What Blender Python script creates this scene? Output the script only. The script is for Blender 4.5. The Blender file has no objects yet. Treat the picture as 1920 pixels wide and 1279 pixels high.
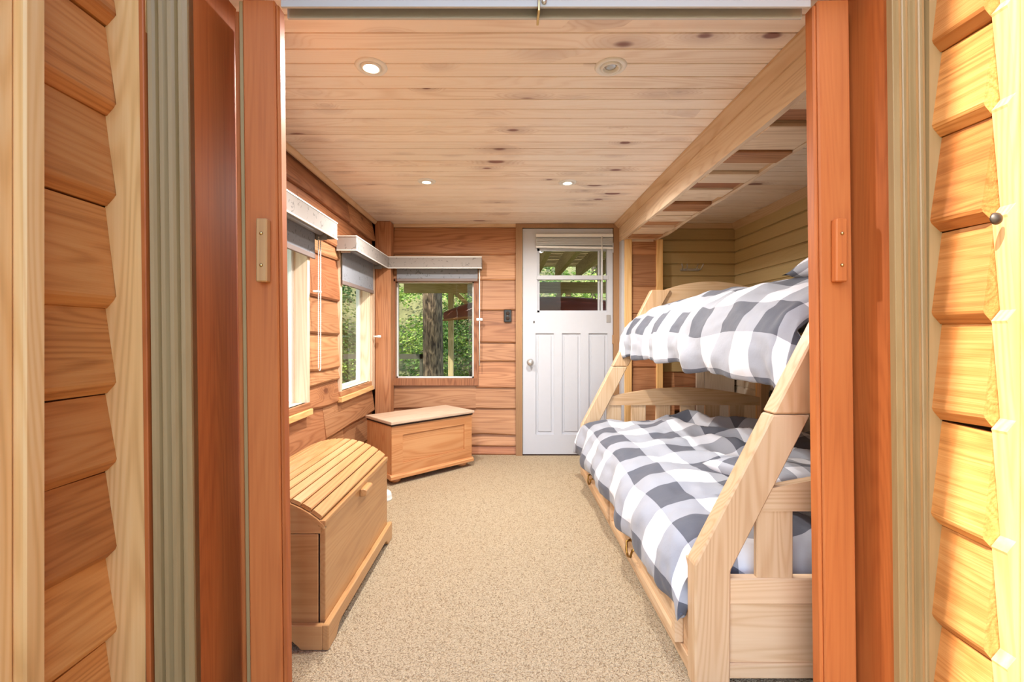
import bpy, bmesh, math, random
from mathutils import Vector, Matrix, noise
random.seed(7)
R = math.radians
scene = bpy.context.scene
COL = scene.collection

# ------------------------------------------------------------------ camera
F = 853.0                       # focal length in pixels of the 1920-wide frame
CAMZ = 1.087
cd = bpy.data.cameras.new('camera')
cd.sensor_width = 36.0
cd.lens = 36.0 * F / 1920.0
cd.shift_x = 10 / 1920.0
cd.shift_y = -11.5 / 1920.0
cd.clip_start = 0.02
cam = bpy.data.objects.new('camera', cd)
cam.location = (0, 0, CAMZ)
cam.rotation_euler = (R(90), 0, 0)
COL.objects.link(cam)
scene.camera = cam

# ------------------------------------------------------------------ world, sun, exposure
w = bpy.data.worlds.new('sky')
scene.world = w
w.use_nodes = True
nt = w.node_tree
sky = nt.nodes.new('ShaderNodeTexSky')
sky.sky_type = 'NISHITA'
sky.sun_disc = False
sky.sun_elevation = R(42)
sky.sun_rotation = R(235)
bgn = nt.nodes['Background']
nt.links.new(sky.outputs[0], bgn.inputs[0])
bgn.inputs[1].default_value = 0.60
sd = bpy.data.lights.new('sun', 'SUN')
sd.energy = 8.0
sd.angle = R(0.7)
sd.color = (1.0, 0.93, 0.84)
sun = bpy.data.objects.new('sun', sd)
SUN_DIR = Vector((1.0, 0.7, -1.3)).normalized()
sun.rotation_euler = SUN_DIR.to_track_quat('-Z', 'Y').to_euler()
sun.location = (-4, -4, 6)
COL.objects.link(sun)
vs = scene.view_settings
vs.view_transform = 'Standard'
vs.look = 'None'
vs.gamma = 1.0
vs.use_curve_mapping = False
vs.exposure = 0.47
LAMP_W = 78.0
scene.cycles.max_bounces = 6
scene.cycles.diffuse_bounces = 4
scene.cycles.glossy_bounces = 2
scene.cycles.transmission_bounces = 4
scene.cycles.transparent_max_bounces = 8
scene.cycles.caustics_reflective = False
scene.cycles.caustics_refractive = False
scene.cycles.adaptive_threshold = 0.05

# ------------------------------------------------------------------ helpers
def C(r, g, b):
    f = lambda v: (v / 255 / 12.92) if v <= 10 else ((v / 255 + 0.055) / 1.055) ** 2.4
    return (f(r), f(g), f(b), 1.0)

def mesh_obj(name, verts, faces, mat, parent=None, smooth=False):
    me = bpy.data.meshes.new(name)
    me.from_pydata(verts, [], faces)
    bm = bmesh.new(); bm.from_mesh(me)
    bmesh.ops.recalc_face_normals(bm, faces=bm.faces[:])
    bm.to_mesh(me); bm.free()
    if smooth:
        for p in me.polygons: p.use_smooth = True
    o = bpy.data.objects.new(name, me)
    if mat: me.materials.append(mat)
    COL.objects.link(o)
    o.parent = parent
    return o

def bm_obj(name, bm, mat, parent=None, smooth=False):
    me = bpy.data.meshes.new(name)
    bmesh.ops.recalc_face_normals(bm, faces=bm.faces[:])
    bm.to_mesh(me); bm.free()
    if smooth:
        for p in me.polygons: p.use_smooth = True
    o = bpy.data.objects.new(name, me)
    if mat: me.materials.append(mat)
    COL.objects.link(o)
    o.parent = parent
    return o

def bm_box(bm, x0, x1, y0, y1, z0, z1):
    vs_ = [bm.verts.new((x, y, z)) for x in (x0, x1) for y in (y0, y1) for z in (z0, z1)]
    for q in ((0, 1, 3, 2), (4, 6, 7, 5), (0, 4, 5, 1), (2, 3, 7, 6), (0, 2, 6, 4), (1, 5, 7, 3)):
        bm.faces.new([vs_[i] for i in q])
    return vs_

def box(name, x0, x1, y0, y1, z0, z1, mat, parent=None, bev=0.003, seg=1):
    bm = bmesh.new()
    bm_box(bm, x0, x1, y0, y1, z0, z1)
    if bev:
        bmesh.ops.bevel(bm, geom=bm.edges[:], offset=bev, segments=seg, profile=0.7, affect='EDGES')
    return bm_obj(name, bm, mat, parent)

def multi_box(name, boxes, mat, parent=None):
    bm = bmesh.new()
    for b in boxes: bm_box(bm, *b)
    return bm_obj(name, bm, mat, parent)

AX = {'x': lambda a, b, c: (c, a, b), 'y': lambda a, b, c: (a, c, b), 'z': lambda a, b, c: (a, b, c)}
def prism(name, poly, axis, c0, c1, mat, parent=None, bev=0.0, smooth=False):
    """extrude a 2-D outline along an axis; outline is (y,z) for x, (x,z) for y, (x,y) for z"""
    f = AX[axis]; n = len(poly)
    bm = bmesh.new()
    A = [bm.verts.new(f(p[0], p[1], c0)) for p in poly]
    B = [bm.verts.new(f(p[0], p[1], c1)) for p in poly]
    bm.faces.new(A); bm.faces.new(B[::-1])
    for i in range(n):
        bm.faces.new((A[i], B[i], B[(i + 1) % n], A[(i + 1) % n]))
    bmesh.ops.recalc_face_normals(bm, faces=bm.faces[:])
    if bev:
        bmesh.ops.bevel(bm, geom=bm.edges[:], offset=bev, segments=1, affect='EDGES')
    return bm_obj(name, bm, mat, parent, smooth)

def lathe(name, prof, mat, parent=None, seg=28, loc=(0, 0, 0), axis='z', smooth=True):
    verts, faces = [], []
    n = len(prof)
    for i in range(seg):
        a = 2 * math.pi * i / seg
        for r, h in prof:
            p = (r * math.cos(a), r * math.sin(a), h)
            if axis == 'y': p = (p[0], p[2], p[1])
            if axis == 'x': p = (p[2], p[0], p[1])
            verts.append((p[0] + loc[0], p[1] + loc[1], p[2] + loc[2]))
    for i in range(seg):
        j = (i + 1) % seg
        for k in range(n - 1):
            faces.append((i * n + k, j * n + k, j * n + k + 1, i * n + k + 1))
    o = mesh_obj(name, verts, faces, mat, parent, smooth)
    bm = bmesh.new(); bm.from_mesh(o.data)
    bmesh.ops.remove_doubles(bm, verts=bm.verts[:], dist=1e-6)
    bmesh.ops.recalc_face_normals(bm, faces=bm.faces[:])
    bm.to_mesh(o.data); bm.free()
    return o

def tube(name, pts, r, mat, parent=None, seg=8, closed=False):
    pts = [Vector(p) for p in pts]
    verts, faces = [], []
    n = len(pts)
    for i, p in enumerate(pts):
        t = (pts[min(i + 1, n - 1)] - pts[max(i - 1, 0)])
        t = t.normalized() if t.length > 1e-9 else Vector((0, 0, 1))
        u = t.orthogonal().normalized() if abs(t.z) > 0.95 else t.cross(Vector((0, 0, 1))).normalized()
        v = t.cross(u)
        rr = r[i] if isinstance(r, (list, tuple)) else r
        for k in range(seg):
            a = 2 * math.pi * k / seg
            verts.append(tuple(p + u * rr * math.cos(a) + v * rr * math.sin(a)))
    for i in range(n - 1):
        for k in range(seg):
            l = (k + 1) % seg
            faces.append((i * seg + k, i * seg + l, (i + 1) * seg + l, (i + 1) * seg + k))
    faces.append(tuple(range(seg - 1, -1, -1)))
    faces.append(tuple((n - 1) * seg + k for k in range(seg)))
    return mesh_obj(name, verts, faces, mat, parent, True)

def thing(name, loc, label, cat, group=None, rz=0.0):
    o = bpy.data.objects.new(name, None)
    o.empty_display_size = 0.1
    o.location = loc; o.rotation_euler = (0, 0, rz)
    COL.objects.link(o)
    tag(o, label, cat, group)
    return o

def tag(o, label, cat, group=None):
    o['label'] = label; o['category'] = cat
    if group: o['group'] = group
    return o

def struct(o, label=None, cat=None):
    o['kind'] = 'structure'
    if label: o['label'] = label
    if cat: o['category'] = cat
    return o

def stuff(o):
    o['kind'] = 'stuff'
    return o

# ------------------------------------------------------------------ materials
def newmat(name):
    m = bpy.data.materials.new(name); m.use_nodes = True
    return m, m.node_tree, m.node_tree.nodes['Principled BSDF']

def N(nt, t, **kw):
    n = nt.nodes.new(t)
    for k, v in kw.items(): setattr(n, k, v)
    return n

def math_n(nt, op, a, b=None, clamp=False):
    n = N(nt, 'ShaderNodeMath', operation=op, use_clamp=clamp)
    for i, v in enumerate((a, b)):
        if v is None: continue
        if isinstance(v, (int, float)): n.inputs[i].default_value = v
        else: nt.links.new(v, n.inputs[i])
    return n.outputs[0]

def mixc(nt, fac, a, b, mode='MIX'):
    n = N(nt, 'ShaderNodeMix', data_type='RGBA', blend_type=mode)
    for sock, v in ((0, fac), (6, a), (7, b)):
        if isinstance(v, (int, float)): n.inputs[sock].default_value = v
        elif isinstance(v, tuple): n.inputs[sock].default_value = v
        else: nt.links.new(v, n.inputs[sock])
    return n.outputs[2]

def wood(name, dark, mid, light, axis='x', rough=0.5, vary=0.25, knots=0.0, knot_col=(70, 35, 25),
         knot_cell=0.28, ring=0.5, fine=0.5, bump=0.15, coat=0.0, grey=0.0, hue_to=None, vary_hue=0.0, knot_size=0.13, scale=1.0, flat=None):
    m, nt, bs = newmat(name)
    L = nt.links.new
    tc = N(nt, 'ShaderNodeTexCoord'); oi = N(nt, 'ShaderNodeObjectInfo')
    off = N(nt, 'ShaderNodeVectorMath', operation='SCALE')
    off.inputs[0].default_value = (13.7, 7.3, 9.1)
    L(oi.outputs['Random'], off.inputs['Scale'])
    add = N(nt, 'ShaderNodeVectorMath', operation='ADD')
    L(tc.outputs['Object'], add.inputs[0]); L(off.outputs[0], add.inputs[1])
    def mapped(along, across, src=add.outputs[0], flatten=None):
        mp = N(nt, 'ShaderNodeMapping')
        s = {'x': (along, across, across), 'y': (across, along, across), 'z': (across, across, along)}[axis]
        if flatten: s = tuple(0.0 if 'xyz'[i] == flatten else v for i, v in enumerate(s))
        mp.inputs['Scale'].default_value = tuple(v * scale for v in s)
        L(src, mp.inputs['Vector'])
        return mp.outputs[0]
    # knots
    kmask = None
    base_vec = add.outputs[0]
    if knots > 0:
        vo = N(nt, 'ShaderNodeTexVoronoi', feature='F1')
        vo.inputs['Scale'].default_value = 1.0
        vo.inputs['Randomness'].default_value = 0.9
        L(mapped(1 / knot_cell * 0.62, 1 / knot_cell * 1.25, flatten=flat), vo.inputs['Vector'])
        sep = N(nt, 'ShaderNodeSeparateColor'); L(vo.outputs['Color'], sep.inputs[0])
        exist = math_n(nt, 'LESS_THAN', sep.outputs[0], knots)
        ksz = math_n(nt, 'MULTIPLY_ADD', sep.outputs[1], knot_size * 0.8)
        ksz.node.inputs[2].default_value = knot_size * 0.45
        kd = math_n(nt, 'DIVIDE', vo.outputs['Distance'], ksz)
        mr = N(nt, 'ShaderNodeMapRange', interpolation_type='SMOOTHSTEP')
        mr.inputs[1].default_value = 0.75; mr.inputs[2].default_value = 1.1
        mr.inputs[3].default_value = 1.0; mr.inputs[4].default_value = 0.0
        L(kd, mr.inputs[0])
        kmask = math_n(nt, 'MULTIPLY', mr.outputs[0], exist)
        mr2 = N(nt, 'ShaderNodeMapRange', interpolation_type='SMOOTHSTEP')
        mr2.inputs[1].default_value = 0.8; mr2.inputs[2].default_value = 3.2
        mr2.inputs[3].default_value = 1.0; mr2.inputs[4].default_value = 0.0
        L(kd, mr2.inputs[0])
        khalo = math_n(nt, 'MULTIPLY', mr2.outputs[0], exist)
    # cathedral grain
    n1 = N(nt, 'ShaderNodeTexNoise'); n1.inputs['Scale'].default_value = 1.0
    n1.inputs['Detail'].default_value = 1.0
    L(mapped(0.55, 8.0), n1.inputs['Vector'])
    v = n1.outputs['Fac']
    if kmask is not None:
        v = math_n(nt, 'MULTIPLY_ADD', khalo, 0.22); L(n1.outputs['Fac'], v.node.inputs[2])
    ph = math_n(nt, 'MULTIPLY', v, 120.0)
    sn = math_n(nt, 'SINE', ph)
    rg = math_n(nt, 'MULTIPLY_ADD', sn, 0.5); rg.node.inputs[2].default_value = 0.5
    rg = math_n(nt, 'POWER', rg, 1.7)
    # fine fibres
    n2 = N(nt, 'ShaderNodeTexNoise'); n2.inputs['Scale'].default_value = 1.0
    n2.inputs['Detail'].default_value = 2.0
    L(mapped(4.0, 150.0), n2.inputs['Vector'])
    # broad tone
    n3 = N(nt, 'ShaderNodeTexNoise'); n3.inputs['Scale'].default_value = 1.0
    L(mapped(0.7, 4.0), n3.inputs['Vector'])
    ring = ring * 0.6
    t = math_n(nt, 'MULTIPLY', rg, ring)
    t2 = math_n(nt, 'MULTIPLY', n2.outputs['Fac'], fine)
    t3 = math_n(nt, 'ADD', t, t2)
    t4 = math_n(nt, 'MULTIPLY_ADD', n3.outputs['Fac'], 0.9); L(t3, t4.node.inputs[2])
    fac = math_n(nt, 'DIVIDE', t4, ring + fine + 0.9, True)
    cr = N(nt, 'ShaderNodeValToRGB')
    e = cr.color_ramp.elements
    e[0].position = 0.25; e[0].color = C(*light)
    e[1].position = 0.78; e[1].color = C(*dark)
    mm = e.new(0.5); mm.color = C(*mid)
    L(fac, cr.inputs[0])
    col = cr.outputs[0]
    # piece-to-piece variation
    if vary:
        vv = math_n(nt, 'MULTIPLY_ADD', oi.outputs['Random'], vary); vv.node.inputs[2].default_value = 1 - vary * 0.6
        hs = N(nt, 'ShaderNodeHueSaturation'); L(col, hs.inputs['Color']); L(vv, hs.inputs['Value'])
        col = hs.outputs[0]
    if hue_to:
        r2 = math_n(nt, 'FRACT', math_n(nt, 'MULTIPLY', oi.outputs['Random'], 17.31))
        r3 = math_n(nt, 'MULTIPLY', r2, vary_hue)
        col = mixc(nt, r3, col, C(*hue_to), 'MULTIPLY')
    if kmask is not None:
        kc = C(*knot_col)
        col = mixc(nt, math_n(nt, 'MULTIPLY', khalo, 0.28), col, kc)
        col = mixc(nt, math_n(nt, 'MULTIPLY', kmask, 0.9), col, kc)
    if grey:
        ng = N(nt, 'ShaderNodeTexNoise'); ng.inputs['Scale'].default_value = 5.0
        L(add.outputs[0], ng.inputs['Vector'])
        col = mixc(nt, math_n(nt, 'MULTIPLY', ng.outputs['Fac'], grey), col, C(165, 150, 140))
    L(col, bs.inputs['Base Color'])
    bs.inputs['Roughness'].default_value = rough
    if coat:
        bs.inputs['Coat Weight'].default_value = coat
        bs.inputs['Coat Roughness'].default_value = 0.18
    if bump >= 0.2:
        bp = N(nt, 'ShaderNodeBump'); bp.inputs['Strength'].default_value = bump
        bp.inputs['Distance'].default_value = 0.004
        L(n2.outputs['Fac'], bp.inputs['Height']); L(bp.outputs[0], bs.inputs['Normal'])
    return m

def plain(name, rgb, rough=0.5, metal=0.0, var=0.0, bump=0.0, bscale=60.0, emit=0.0, coat=0.0):
    m, nt, bs = newmat(name)
    bs.inputs['Roughness'].default_value = rough
    bs.inputs['Metallic'].default_value = metal
    bs.inputs['Coat Weight'].default_value = coat
    tc = N(nt, 'ShaderNodeTexCoord')
    n = N(nt, 'ShaderNodeTexNoise'); n.inputs['Scale'].default_value = bscale; n.inputs['Detail'].default_value = 3.0
    nt.links.new(tc.outputs['Object'], n.inputs['Vector'])
    c = C(*rgb)
    if var:
        d = tuple(v * (1 - var) for v in c[:3]) + (1.0,)
        nt.links.new(mixc(nt, n.outputs['Fac'], c, d), bs.inputs['Base Color'])
    else:
        bs.inputs['Base Color'].default_value = c
    if bump:
        bp = N(nt, 'ShaderNodeBump'); bp.inputs['Strength'].default_value = bump; bp.inputs['Distance'].default_value = 0.003
        nt.links.new(n.outputs['Fac'], bp.inputs['Height']); nt.links.new(bp.outputs[0], bs.inputs['Normal'])
    if emit:
        bs.inputs['Emission Color'].default_value = c
        bs.inputs['Emission Strength'].default_value = emit
    return m

def glass_mat(name):
    m, nt, bs = newmat(name)
    nt.nodes.remove(bs)
    out = nt.nodes['Material Output']
    tr = N(nt, 'ShaderNodeBsdfTransparent'); tr.inputs[0].default_value = (0.93, 0.97, 0.95, 1)
    gl = N(nt, 'ShaderNodeBsdfGlossy'); gl.inputs['Roughness'].default_value = 0.02
    fr = N(nt, 'ShaderNodeFresnel'); fr.inputs[0].default_value = 1.3
    mx = N(nt, 'ShaderNodeMixShader')
    ge = N(nt, 'ShaderNodeNewGeometry')
    fac = math_n(nt, 'MULTIPLY', fr.outputs[0], math_n(nt, 'SUBTRACT', 1.0, ge.outputs['Backfacing']))
    nt.links.new(fac, mx.inputs[0]); nt.links.new(tr.outputs[0], mx.inputs[1]); nt.links.new(gl.outputs[0], mx.inputs[2])
    nt.links.new(mx.outputs[0], out.inputs[0])
    return m

def plaid_mat(name, cell=0.155):
    m, nt, bs = newmat(name)
    L = nt.links.new
    uv = N(nt, 'ShaderNodeUVMap'); uv.uv_map = 'UVMap'
    sp = N(nt, 'ShaderNodeSeparateXYZ'); L(uv.outputs[0], sp.inputs[0])
    def par(s):
        return math_n(nt, 'FLOORED_MODULO', math_n(nt, 'FLOOR', math_n(nt, 'DIVIDE', s, cell)), 2.0)
    su = math_n(nt, 'ADD', par(sp.outputs[0]), par(sp.outputs[1]))
    cr = N(nt, 'ShaderNodeValToRGB'); cr.color_ramp.interpolation = 'CONSTANT'
    e = cr.color_ramp.elements
    e[0].position = 0.0; e[0].color = C(224, 226, 233)
    e[1].position = 0.75; e[1].color = C(84, 87, 98)
    g = e.new(0.25); g.color = C(160, 163, 172)
    L(math_n(nt, 'MULTIPLY', su, 0.5), cr.inputs[0])
    L(cr.outputs[0], bs.inputs['Base Color'])
    bs.inputs['Roughness'].default_value = 0.75
    bs.inputs['Sheen Weight'].default_value = 0.15
    tc = N(nt, 'ShaderNodeTexCoord')
    n = N(nt, 'ShaderNodeTexNoise'); n.inputs['Scale'].default_value = 22.0; n.inputs['Detail'].default_value = 4.0
    L(tc.outputs['Object'], n.inputs['Vector'])
    bp = N(nt, 'ShaderNodeBump'); bp.inputs['Strength'].default_value = 0.25; bp.inputs['Distance'].default_value = 0.01
    L(n.outputs['Fac'], bp.inputs['Height']); L(bp.outputs[0], bs.inputs['Normal'])
    return m

def carpet_mat():
    m, nt, bs = newmat('carpet')
    L = nt.links.new
    tc = N(nt, 'ShaderNodeTexCoord')
    nd = N(nt, 'ShaderNodeTexNoise'); nd.inputs['Scale'].default_value = 90.0
    L(tc.outputs['Object'], nd.inputs['Vector'])
    mixv = N(nt, 'ShaderNodeVectorMath', operation='MULTIPLY_ADD')
    L(nd.outputs['Color'], mixv.inputs[0]); mixv.inputs[1].default_value = (0.014, 0.014, 0.0); L(tc.outputs['Object'], mixv.inputs[2])
    vo = N(nt, 'ShaderNodeTexVoronoi', feature='F1'); vo.inputs['Scale'].default_value = 215.0
    L(mixv.outputs[0], vo.inputs['Vector'])
    big = N(nt, 'ShaderNodeTexNoise'); big.inputs['Scale'].default_value = 3.0
    L(tc.outputs['Object'], big.inputs['Vector'])
    cr = N(nt, 'ShaderNodeValToRGB')
    e = cr.color_ramp.elements
    e[0].position = 0.1; e[0].color = C(214, 196, 166)
    e[1].position = 0.85; e[1].color = C(132, 111, 84)
    md = e.new(0.5); md.color = C(198, 178, 146)
    L(vo.outputs['Distance'], cr.inputs[0])
    sc_ = N(nt, 'ShaderNodeSeparateColor'); L(vo.outputs['Color'], sc_.inputs[0])
    c1 = mixc(nt, math_n(nt, 'MULTIPLY', sc_.outputs[0], 0.30), cr.outputs[0], C(166, 142, 108))
    c2 = mixc(nt, math_n(nt, 'MULTIPLY', big.outputs['Fac'], 0.18), c1, C(180, 150, 110))
    L(c2, bs.inputs['Base Color'])
    bs.inputs['Roughness'].default_value = 0.95
    inv = math_n(nt, 'SUBTRACT', 1.0, vo.outputs['Distance'])
    bp = N(nt, 'ShaderNodeBump'); bp.inputs['Strength'].default_value = 0.9; bp.inputs['Distance'].default_value = 0.006
    L(inv, bp.inputs['Height']); L(bp.outputs[0], bs.inputs['Normal'])
    return m

def fabric_grey(name, rgb):
    m, nt, bs = newmat(name)
    L = nt.links.new
    tc = N(nt, 'ShaderNodeTexCoord')
    n = N(nt, 'ShaderNodeTexNoise'); n.inputs['Scale'].default_value = 26.0; n.inputs['Detail'].default_value = 2.0
    n.inputs['Distortion'].default_value = 1.6
    L(tc.outputs['Object'], n.inputs['Vector'])
    r = math_n(nt, 'GREATER_THAN', n.outputs['Fac'], 0.64)
    c = C(*rgb); d = tuple(v * 0.5 for v in c[:3]) + (1,)
    L(mixc(nt, math_n(nt, 'MULTIPLY', r, 0.75), c, d), bs.inputs['Base Color'])
    bs.inputs['Roughness'].default_value = 0.8
    return m

CEDAR_D, CEDAR_M, CEDAR_L = (136, 86, 52), (186, 132, 90), (206, 156, 112)
M = {}
M['pine_ceiling'] = wood('knotty_pine_ceiling', (224, 198, 172), (246, 230, 212), (250, 238, 224), 'x', 0.45, 0.06, 0.75, (120, 68, 58), 0.19, 0.3, 0.2, 0.0, knot_size=0.17, flat='z')
for a in 'xyz':
    M['cedar_' + a] = wood('cedar_' + a, CEDAR_D, CEDAR_M, CEDAR_L, a, flat={'x': 'y', 'y': 'x', 'z': 'y'}[a], rough=0.5, vary=0.42, knots=0.25, knot_col=(112, 62, 40), knot_cell=0.36, ring=0.6, fine=0.5, bump=0.0, hue_to=(196, 150, 128), vary_hue=0.7, knot_size=0.09)
    M['pale_' + a] = wood('pale_trim_' + a, (204, 152, 90), (232, 184, 120), (242, 204, 146), a, 0.5, 0.12, 0.10, (130, 80, 45), 0.45, 0.45, 0.35, 0.1, knot_size=0.05)
    M['maple_' + a] = wood('maple_' + a, (190, 150, 108), (212, 180, 142), (224, 198, 164), a, 0.42, 0.10, 0.0, ring=0.4, fine=0.25, bump=0.04, hue_to=(244, 216, 188), vary_hue=0.5)
    M['honey_' + a] = wood('honey_' + a, (166, 112, 62), (196, 146, 94), (210, 166, 114), a, 0.33, 0.10, 0.0, ring=0.25, fine=0.35, bump=0.04, coat=0.2)
    M['pinechest_' + a] = wood('orange_pine_' + a, (176, 110, 62), (202, 140, 90), (214, 160, 110), a, 0.4, 0.08, 0.10, (130, 70, 35), 0.42, 0.5, 0.3, 0.05, coat=0.2, knot_size=0.045)
    M['mahog_' + a] = wood('red_stained_door_' + a, (150, 74, 28), (188, 104, 48), (202, 120, 60), a, 0.55, 0.08, 0.0, ring=0.18, fine=0.5, bump=0.03)
    M['rough_' + a] = wood('rough_sawn_' + a, (186, 152, 118), (224, 198, 168), (234, 214, 188), a, 0.6, 0.16, 0.2, (150, 100, 62), 0.4, 0.5, 0.5, 0.0, knot_size=0.06)
    M['deck_' + a] = wood('weathered_deck_' + a, (130, 110, 74), (180, 156, 112), (198, 176, 130), a, 0.8, 0.25, ring=0.4, fine=0.6, bump=0.0)
M['siding_y'] = wood('log_siding', (166, 100, 44), (214, 146, 78), (228, 168, 100), 'y', 0.5, 0.24, 0.14, (110, 60, 25), 0.34, 0.5, 0.6, 0.45, flat='x', hue_to=(206, 170, 148), vary_hue=0.6, knot_size=0.08)
M['taupe_x'] = wood('taupe_painted_board_x', (174, 146, 98), (186, 158, 108), (192, 164, 114), 'x', 0.55, 0.06, ring=0.2, fine=0.3, bump=0.04)
M['taupe_y'] = wood('taupe_painted_board_y', (184, 160, 112), (198, 174, 124), (204, 180, 130), 'y', 0.55, 0.06, ring=0.2, fine=0.3, bump=0.04)
M['casing'] = wood('taupe_painted_casing', (146, 120, 78), (162, 134, 90), (172, 146, 102), 'z', 0.45, 0.04, ring=0.2, fine=0.4, bump=0.05)
M['casing_brown'] = wood('brown_painted_casing', (140, 104, 70), (158, 118, 80), (168, 128, 90), 'z', 0.5, 0.05, ring=0.2, fine=0.3, bump=0.05)
M['whitewash'] = wood('whitewashed_plank', (190, 172, 150), (216, 202, 182), (228, 216, 200), 'z', 0.6, 0.1, 0.15, (120, 95, 75), 0.3, 0.4, 0.4, 0.1, knot_size=0.04)
M['worn_top'] = wood('worn_chest_top', (176, 140, 112), (204, 176, 150), (218, 196, 174), 'x', 0.4, 0.05, ring=0.4, fine=0.5, bump=0.05)
M['white'] = plain('white_door_paint', (192, 193, 198), 0.4, var=0.04, bump=0.03, bscale=25)
M['white_plastic'] = plain('white_plastic', (232, 231, 226), 0.35)
M['vinyl'] = plain('white_vinyl', (226, 226, 222), 0.4)
M['metal'] = plain('brushed_metal', (200, 198, 194), 0.28, 0.7)
M['alu'] = plain('aluminium', (196, 194, 192), 0.5, 0.2)
M['brass'] = plain('antique_brass', (150, 116, 60), 0.35, 1.0)
M['screw'] = plain('brass_screw', (214, 188, 130), 0.3, 1.0)
M['bronze'] = plain('bronze_bolt', (96, 84, 72), 0.45, 0.7)
M['black'] = plain('black_plastic', (28, 27, 27), 0.35)
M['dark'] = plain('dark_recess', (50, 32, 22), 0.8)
M['backing'] = plain('wall_backing', (96, 62, 40), 0.9, var=0.2, bscale=10)
M['roof'] = plain('roof_sheathing', (120, 90, 60), 0.9)
M['glass'] = glass_mat('window_glass')
M['bulb_on'] = plain('lit_bulb', (255, 232, 196), 0.3, emit=22.0)
M['bulb_off'] = plain('unlit_bulb', (176, 178, 176), 0.15, 0.6)
M['plaid'] = plaid_mat('buffalo_check_cotton')
M['plaid_small'] = plaid_mat('small_check_cotton', 0.075)
M['carpet'] = carpet_mat()
M['shade_val'] = fabric_grey('valance_fabric', (156, 148, 142))
M['shade_roll'] = fabric_grey('shade_fabric', (140, 142, 148))
M['shade_bar'] = plain('shade_bar', (128, 112, 106), 0.6)
M['canoe'] = plain('canoe_hull', (124, 60, 48), 0.4, var=0.2, bscale=8)
M['gate'] = plain('dark_railing', (74, 70, 54), 0.7, var=0.3, bscale=20)
M['canoe_in'] = plain('canoe_wood', (168, 112, 76), 0.5, var=0.25, bscale=14)
M['soil'] = plain('forest_floor', (142, 136, 88), 0.95, var=0.65, bscale=3, bump=0.5)

# ------------------------------------------------------------------ the room shell
XL, XR, YB, ZC = -1.174, 2.07, 4.12, 2.09
PX = lambda px, d=YB: (px - 950) / F * d
PZ = lambda py, d=YB: CAMZ - (py - 628) / F * d

floor = struct(box('floor', -1.40, 2.30, -1.2, 4.35, -0.12, 0.0, M['carpet'], bev=0), 'beige looped carpet covering the floor')

# ceiling: tongue and groove boards under a roof deck
ceiling = struct(box('ceiling', -1.40, 2.30, 1.16, 4.35, ZC + 0.016, ZC + 0.12, M['roof'], bev=0), 'pale knotty pine tongue and groove ceiling')
bw = 0.0853
y = 1.17
ce = 0.004
while y < 4.13:
    prism('ceiling_board', [(y + .0022, ZC + .016), (y + .0022, ZC + ce), (y + ce, ZC), (y + bw - ce, ZC), (y + bw - .0022, ZC + ce), (y + bw - .0022, ZC + .016)],
          'x', -1.19, 2.09, M['pine_ceiling'], ceiling)
    y += bw

# ---- left wall
W1 = (1.75, 2.68); W2 = (3.20, 3.90); WZ = (0.66, 1.68)
wl = [(-1.29, -1.195, 1.20, 4.35, 0, WZ[0]), (-1.29, -1.195, 1.20, 4.35, WZ[1], ZC + .016),
      (-1.29, -1.195, 1.20, W1[0], WZ[0], WZ[1]), (-1.29, -1.195, W1[1], W2[0], WZ[0], WZ[1]), (-1.29, -1.195, W2[1], 4.35, WZ[0], WZ[1])]
wall_left = struct(multi_box('wall_left', wl, M['backing']), 'cedar plank wall with two windows beside the chests')

def live_board(name, P, u0, u1, zt, zb, mat, parent, amp=0.006, off_t=0.006, off_b=0.026, n=7, slope=0.0, back=0.0):
    """a lapped plank: straight top, wavy lower edge standing proud. P(u, z, off) gives the point"""
    ph = random.uniform(0, 100)
    verts, faces = [], []
    for i in range(n + 1):
        u = u0 + (u1 - u0) * i / n
        wv = amp * 2.0 * noise.noise(Vector((u * 2.2 + ph, ph, 0.3))) + slope * (i / n - 0.5)
        wt = slope * (i / n - 0.5)
        b = zb + wv
        verts += [P(u, zt + wt, back), P(u, zt + wt, off_t), P(u, b + 0.012, off_b), P(u, b, off_b - 0.008), P(u, b, back)]
    for i in range(n):
        a, c = i * 5, (i + 1) * 5
        for k in range(5):
            l = (k + 1) % 5
            faces.append((a + k, a + l, c + l, c + k))
    faces.append((0, 1, 2, 3, 4)); faces.append(tuple(n * 5 + k for k in (4, 3, 2, 1, 0)))
    return mesh_obj(name, verts, faces, mat, parent)

PLf = lambda u, z, o: (-1.195 + o, u, z)
PBf = lambda u, z, o: (u, YB + 0.02 - o, z)
def LB(u0, u1, zt, zb, **k): return live_board('wall_plank', PLf, u0, u1, zt, zb, M['cedar_y'], wall_left, **k)
LB(1.2, 3.37, ZC + .01, 1.925, amp=0.012, off_b=0.04, slope=-0.01)
LB(3.37, 3.998, ZC + .01, 1.915, amp=0.012, off_b=0.042)
LB(1.2, 2.57, 1.94, 1.70, amp=0.01)
LB(2.57, 3.998, 1.94, 1.70, amp=0.012, off_b=0.03)
for zt, zb in ((1.71, 1.60), (1.615, 1.325), (1.335, 1.082), (1.092, .868), (.875, .775), (.78, .632)):
    LB(2.69, 3.19, zt, zb, amp=0.010, n=6, slope=random.uniform(-.012, .012))
for zt, zb in ((1.71, 1.50), (1.51, 1.25), (1.26, 1.0), (1.01, .80), (.81, .632)):
    LB(1.2, 1.74, zt, zb, amp=0.008, n=4)
LB(1.2, 2.93, .645, .40, amp=0.010, off_b=0.030)
LB(2.93, 3.998, .645, .415, amp=0.010, off_b=0.036)
LB(1.2, 3.30, .42, .20, amp=0.010)
LB(3.30, 3.998, .43, .20, amp=0.010)
LB(1.2, 3.998, .21, 0.0, amp=0.004)
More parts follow.
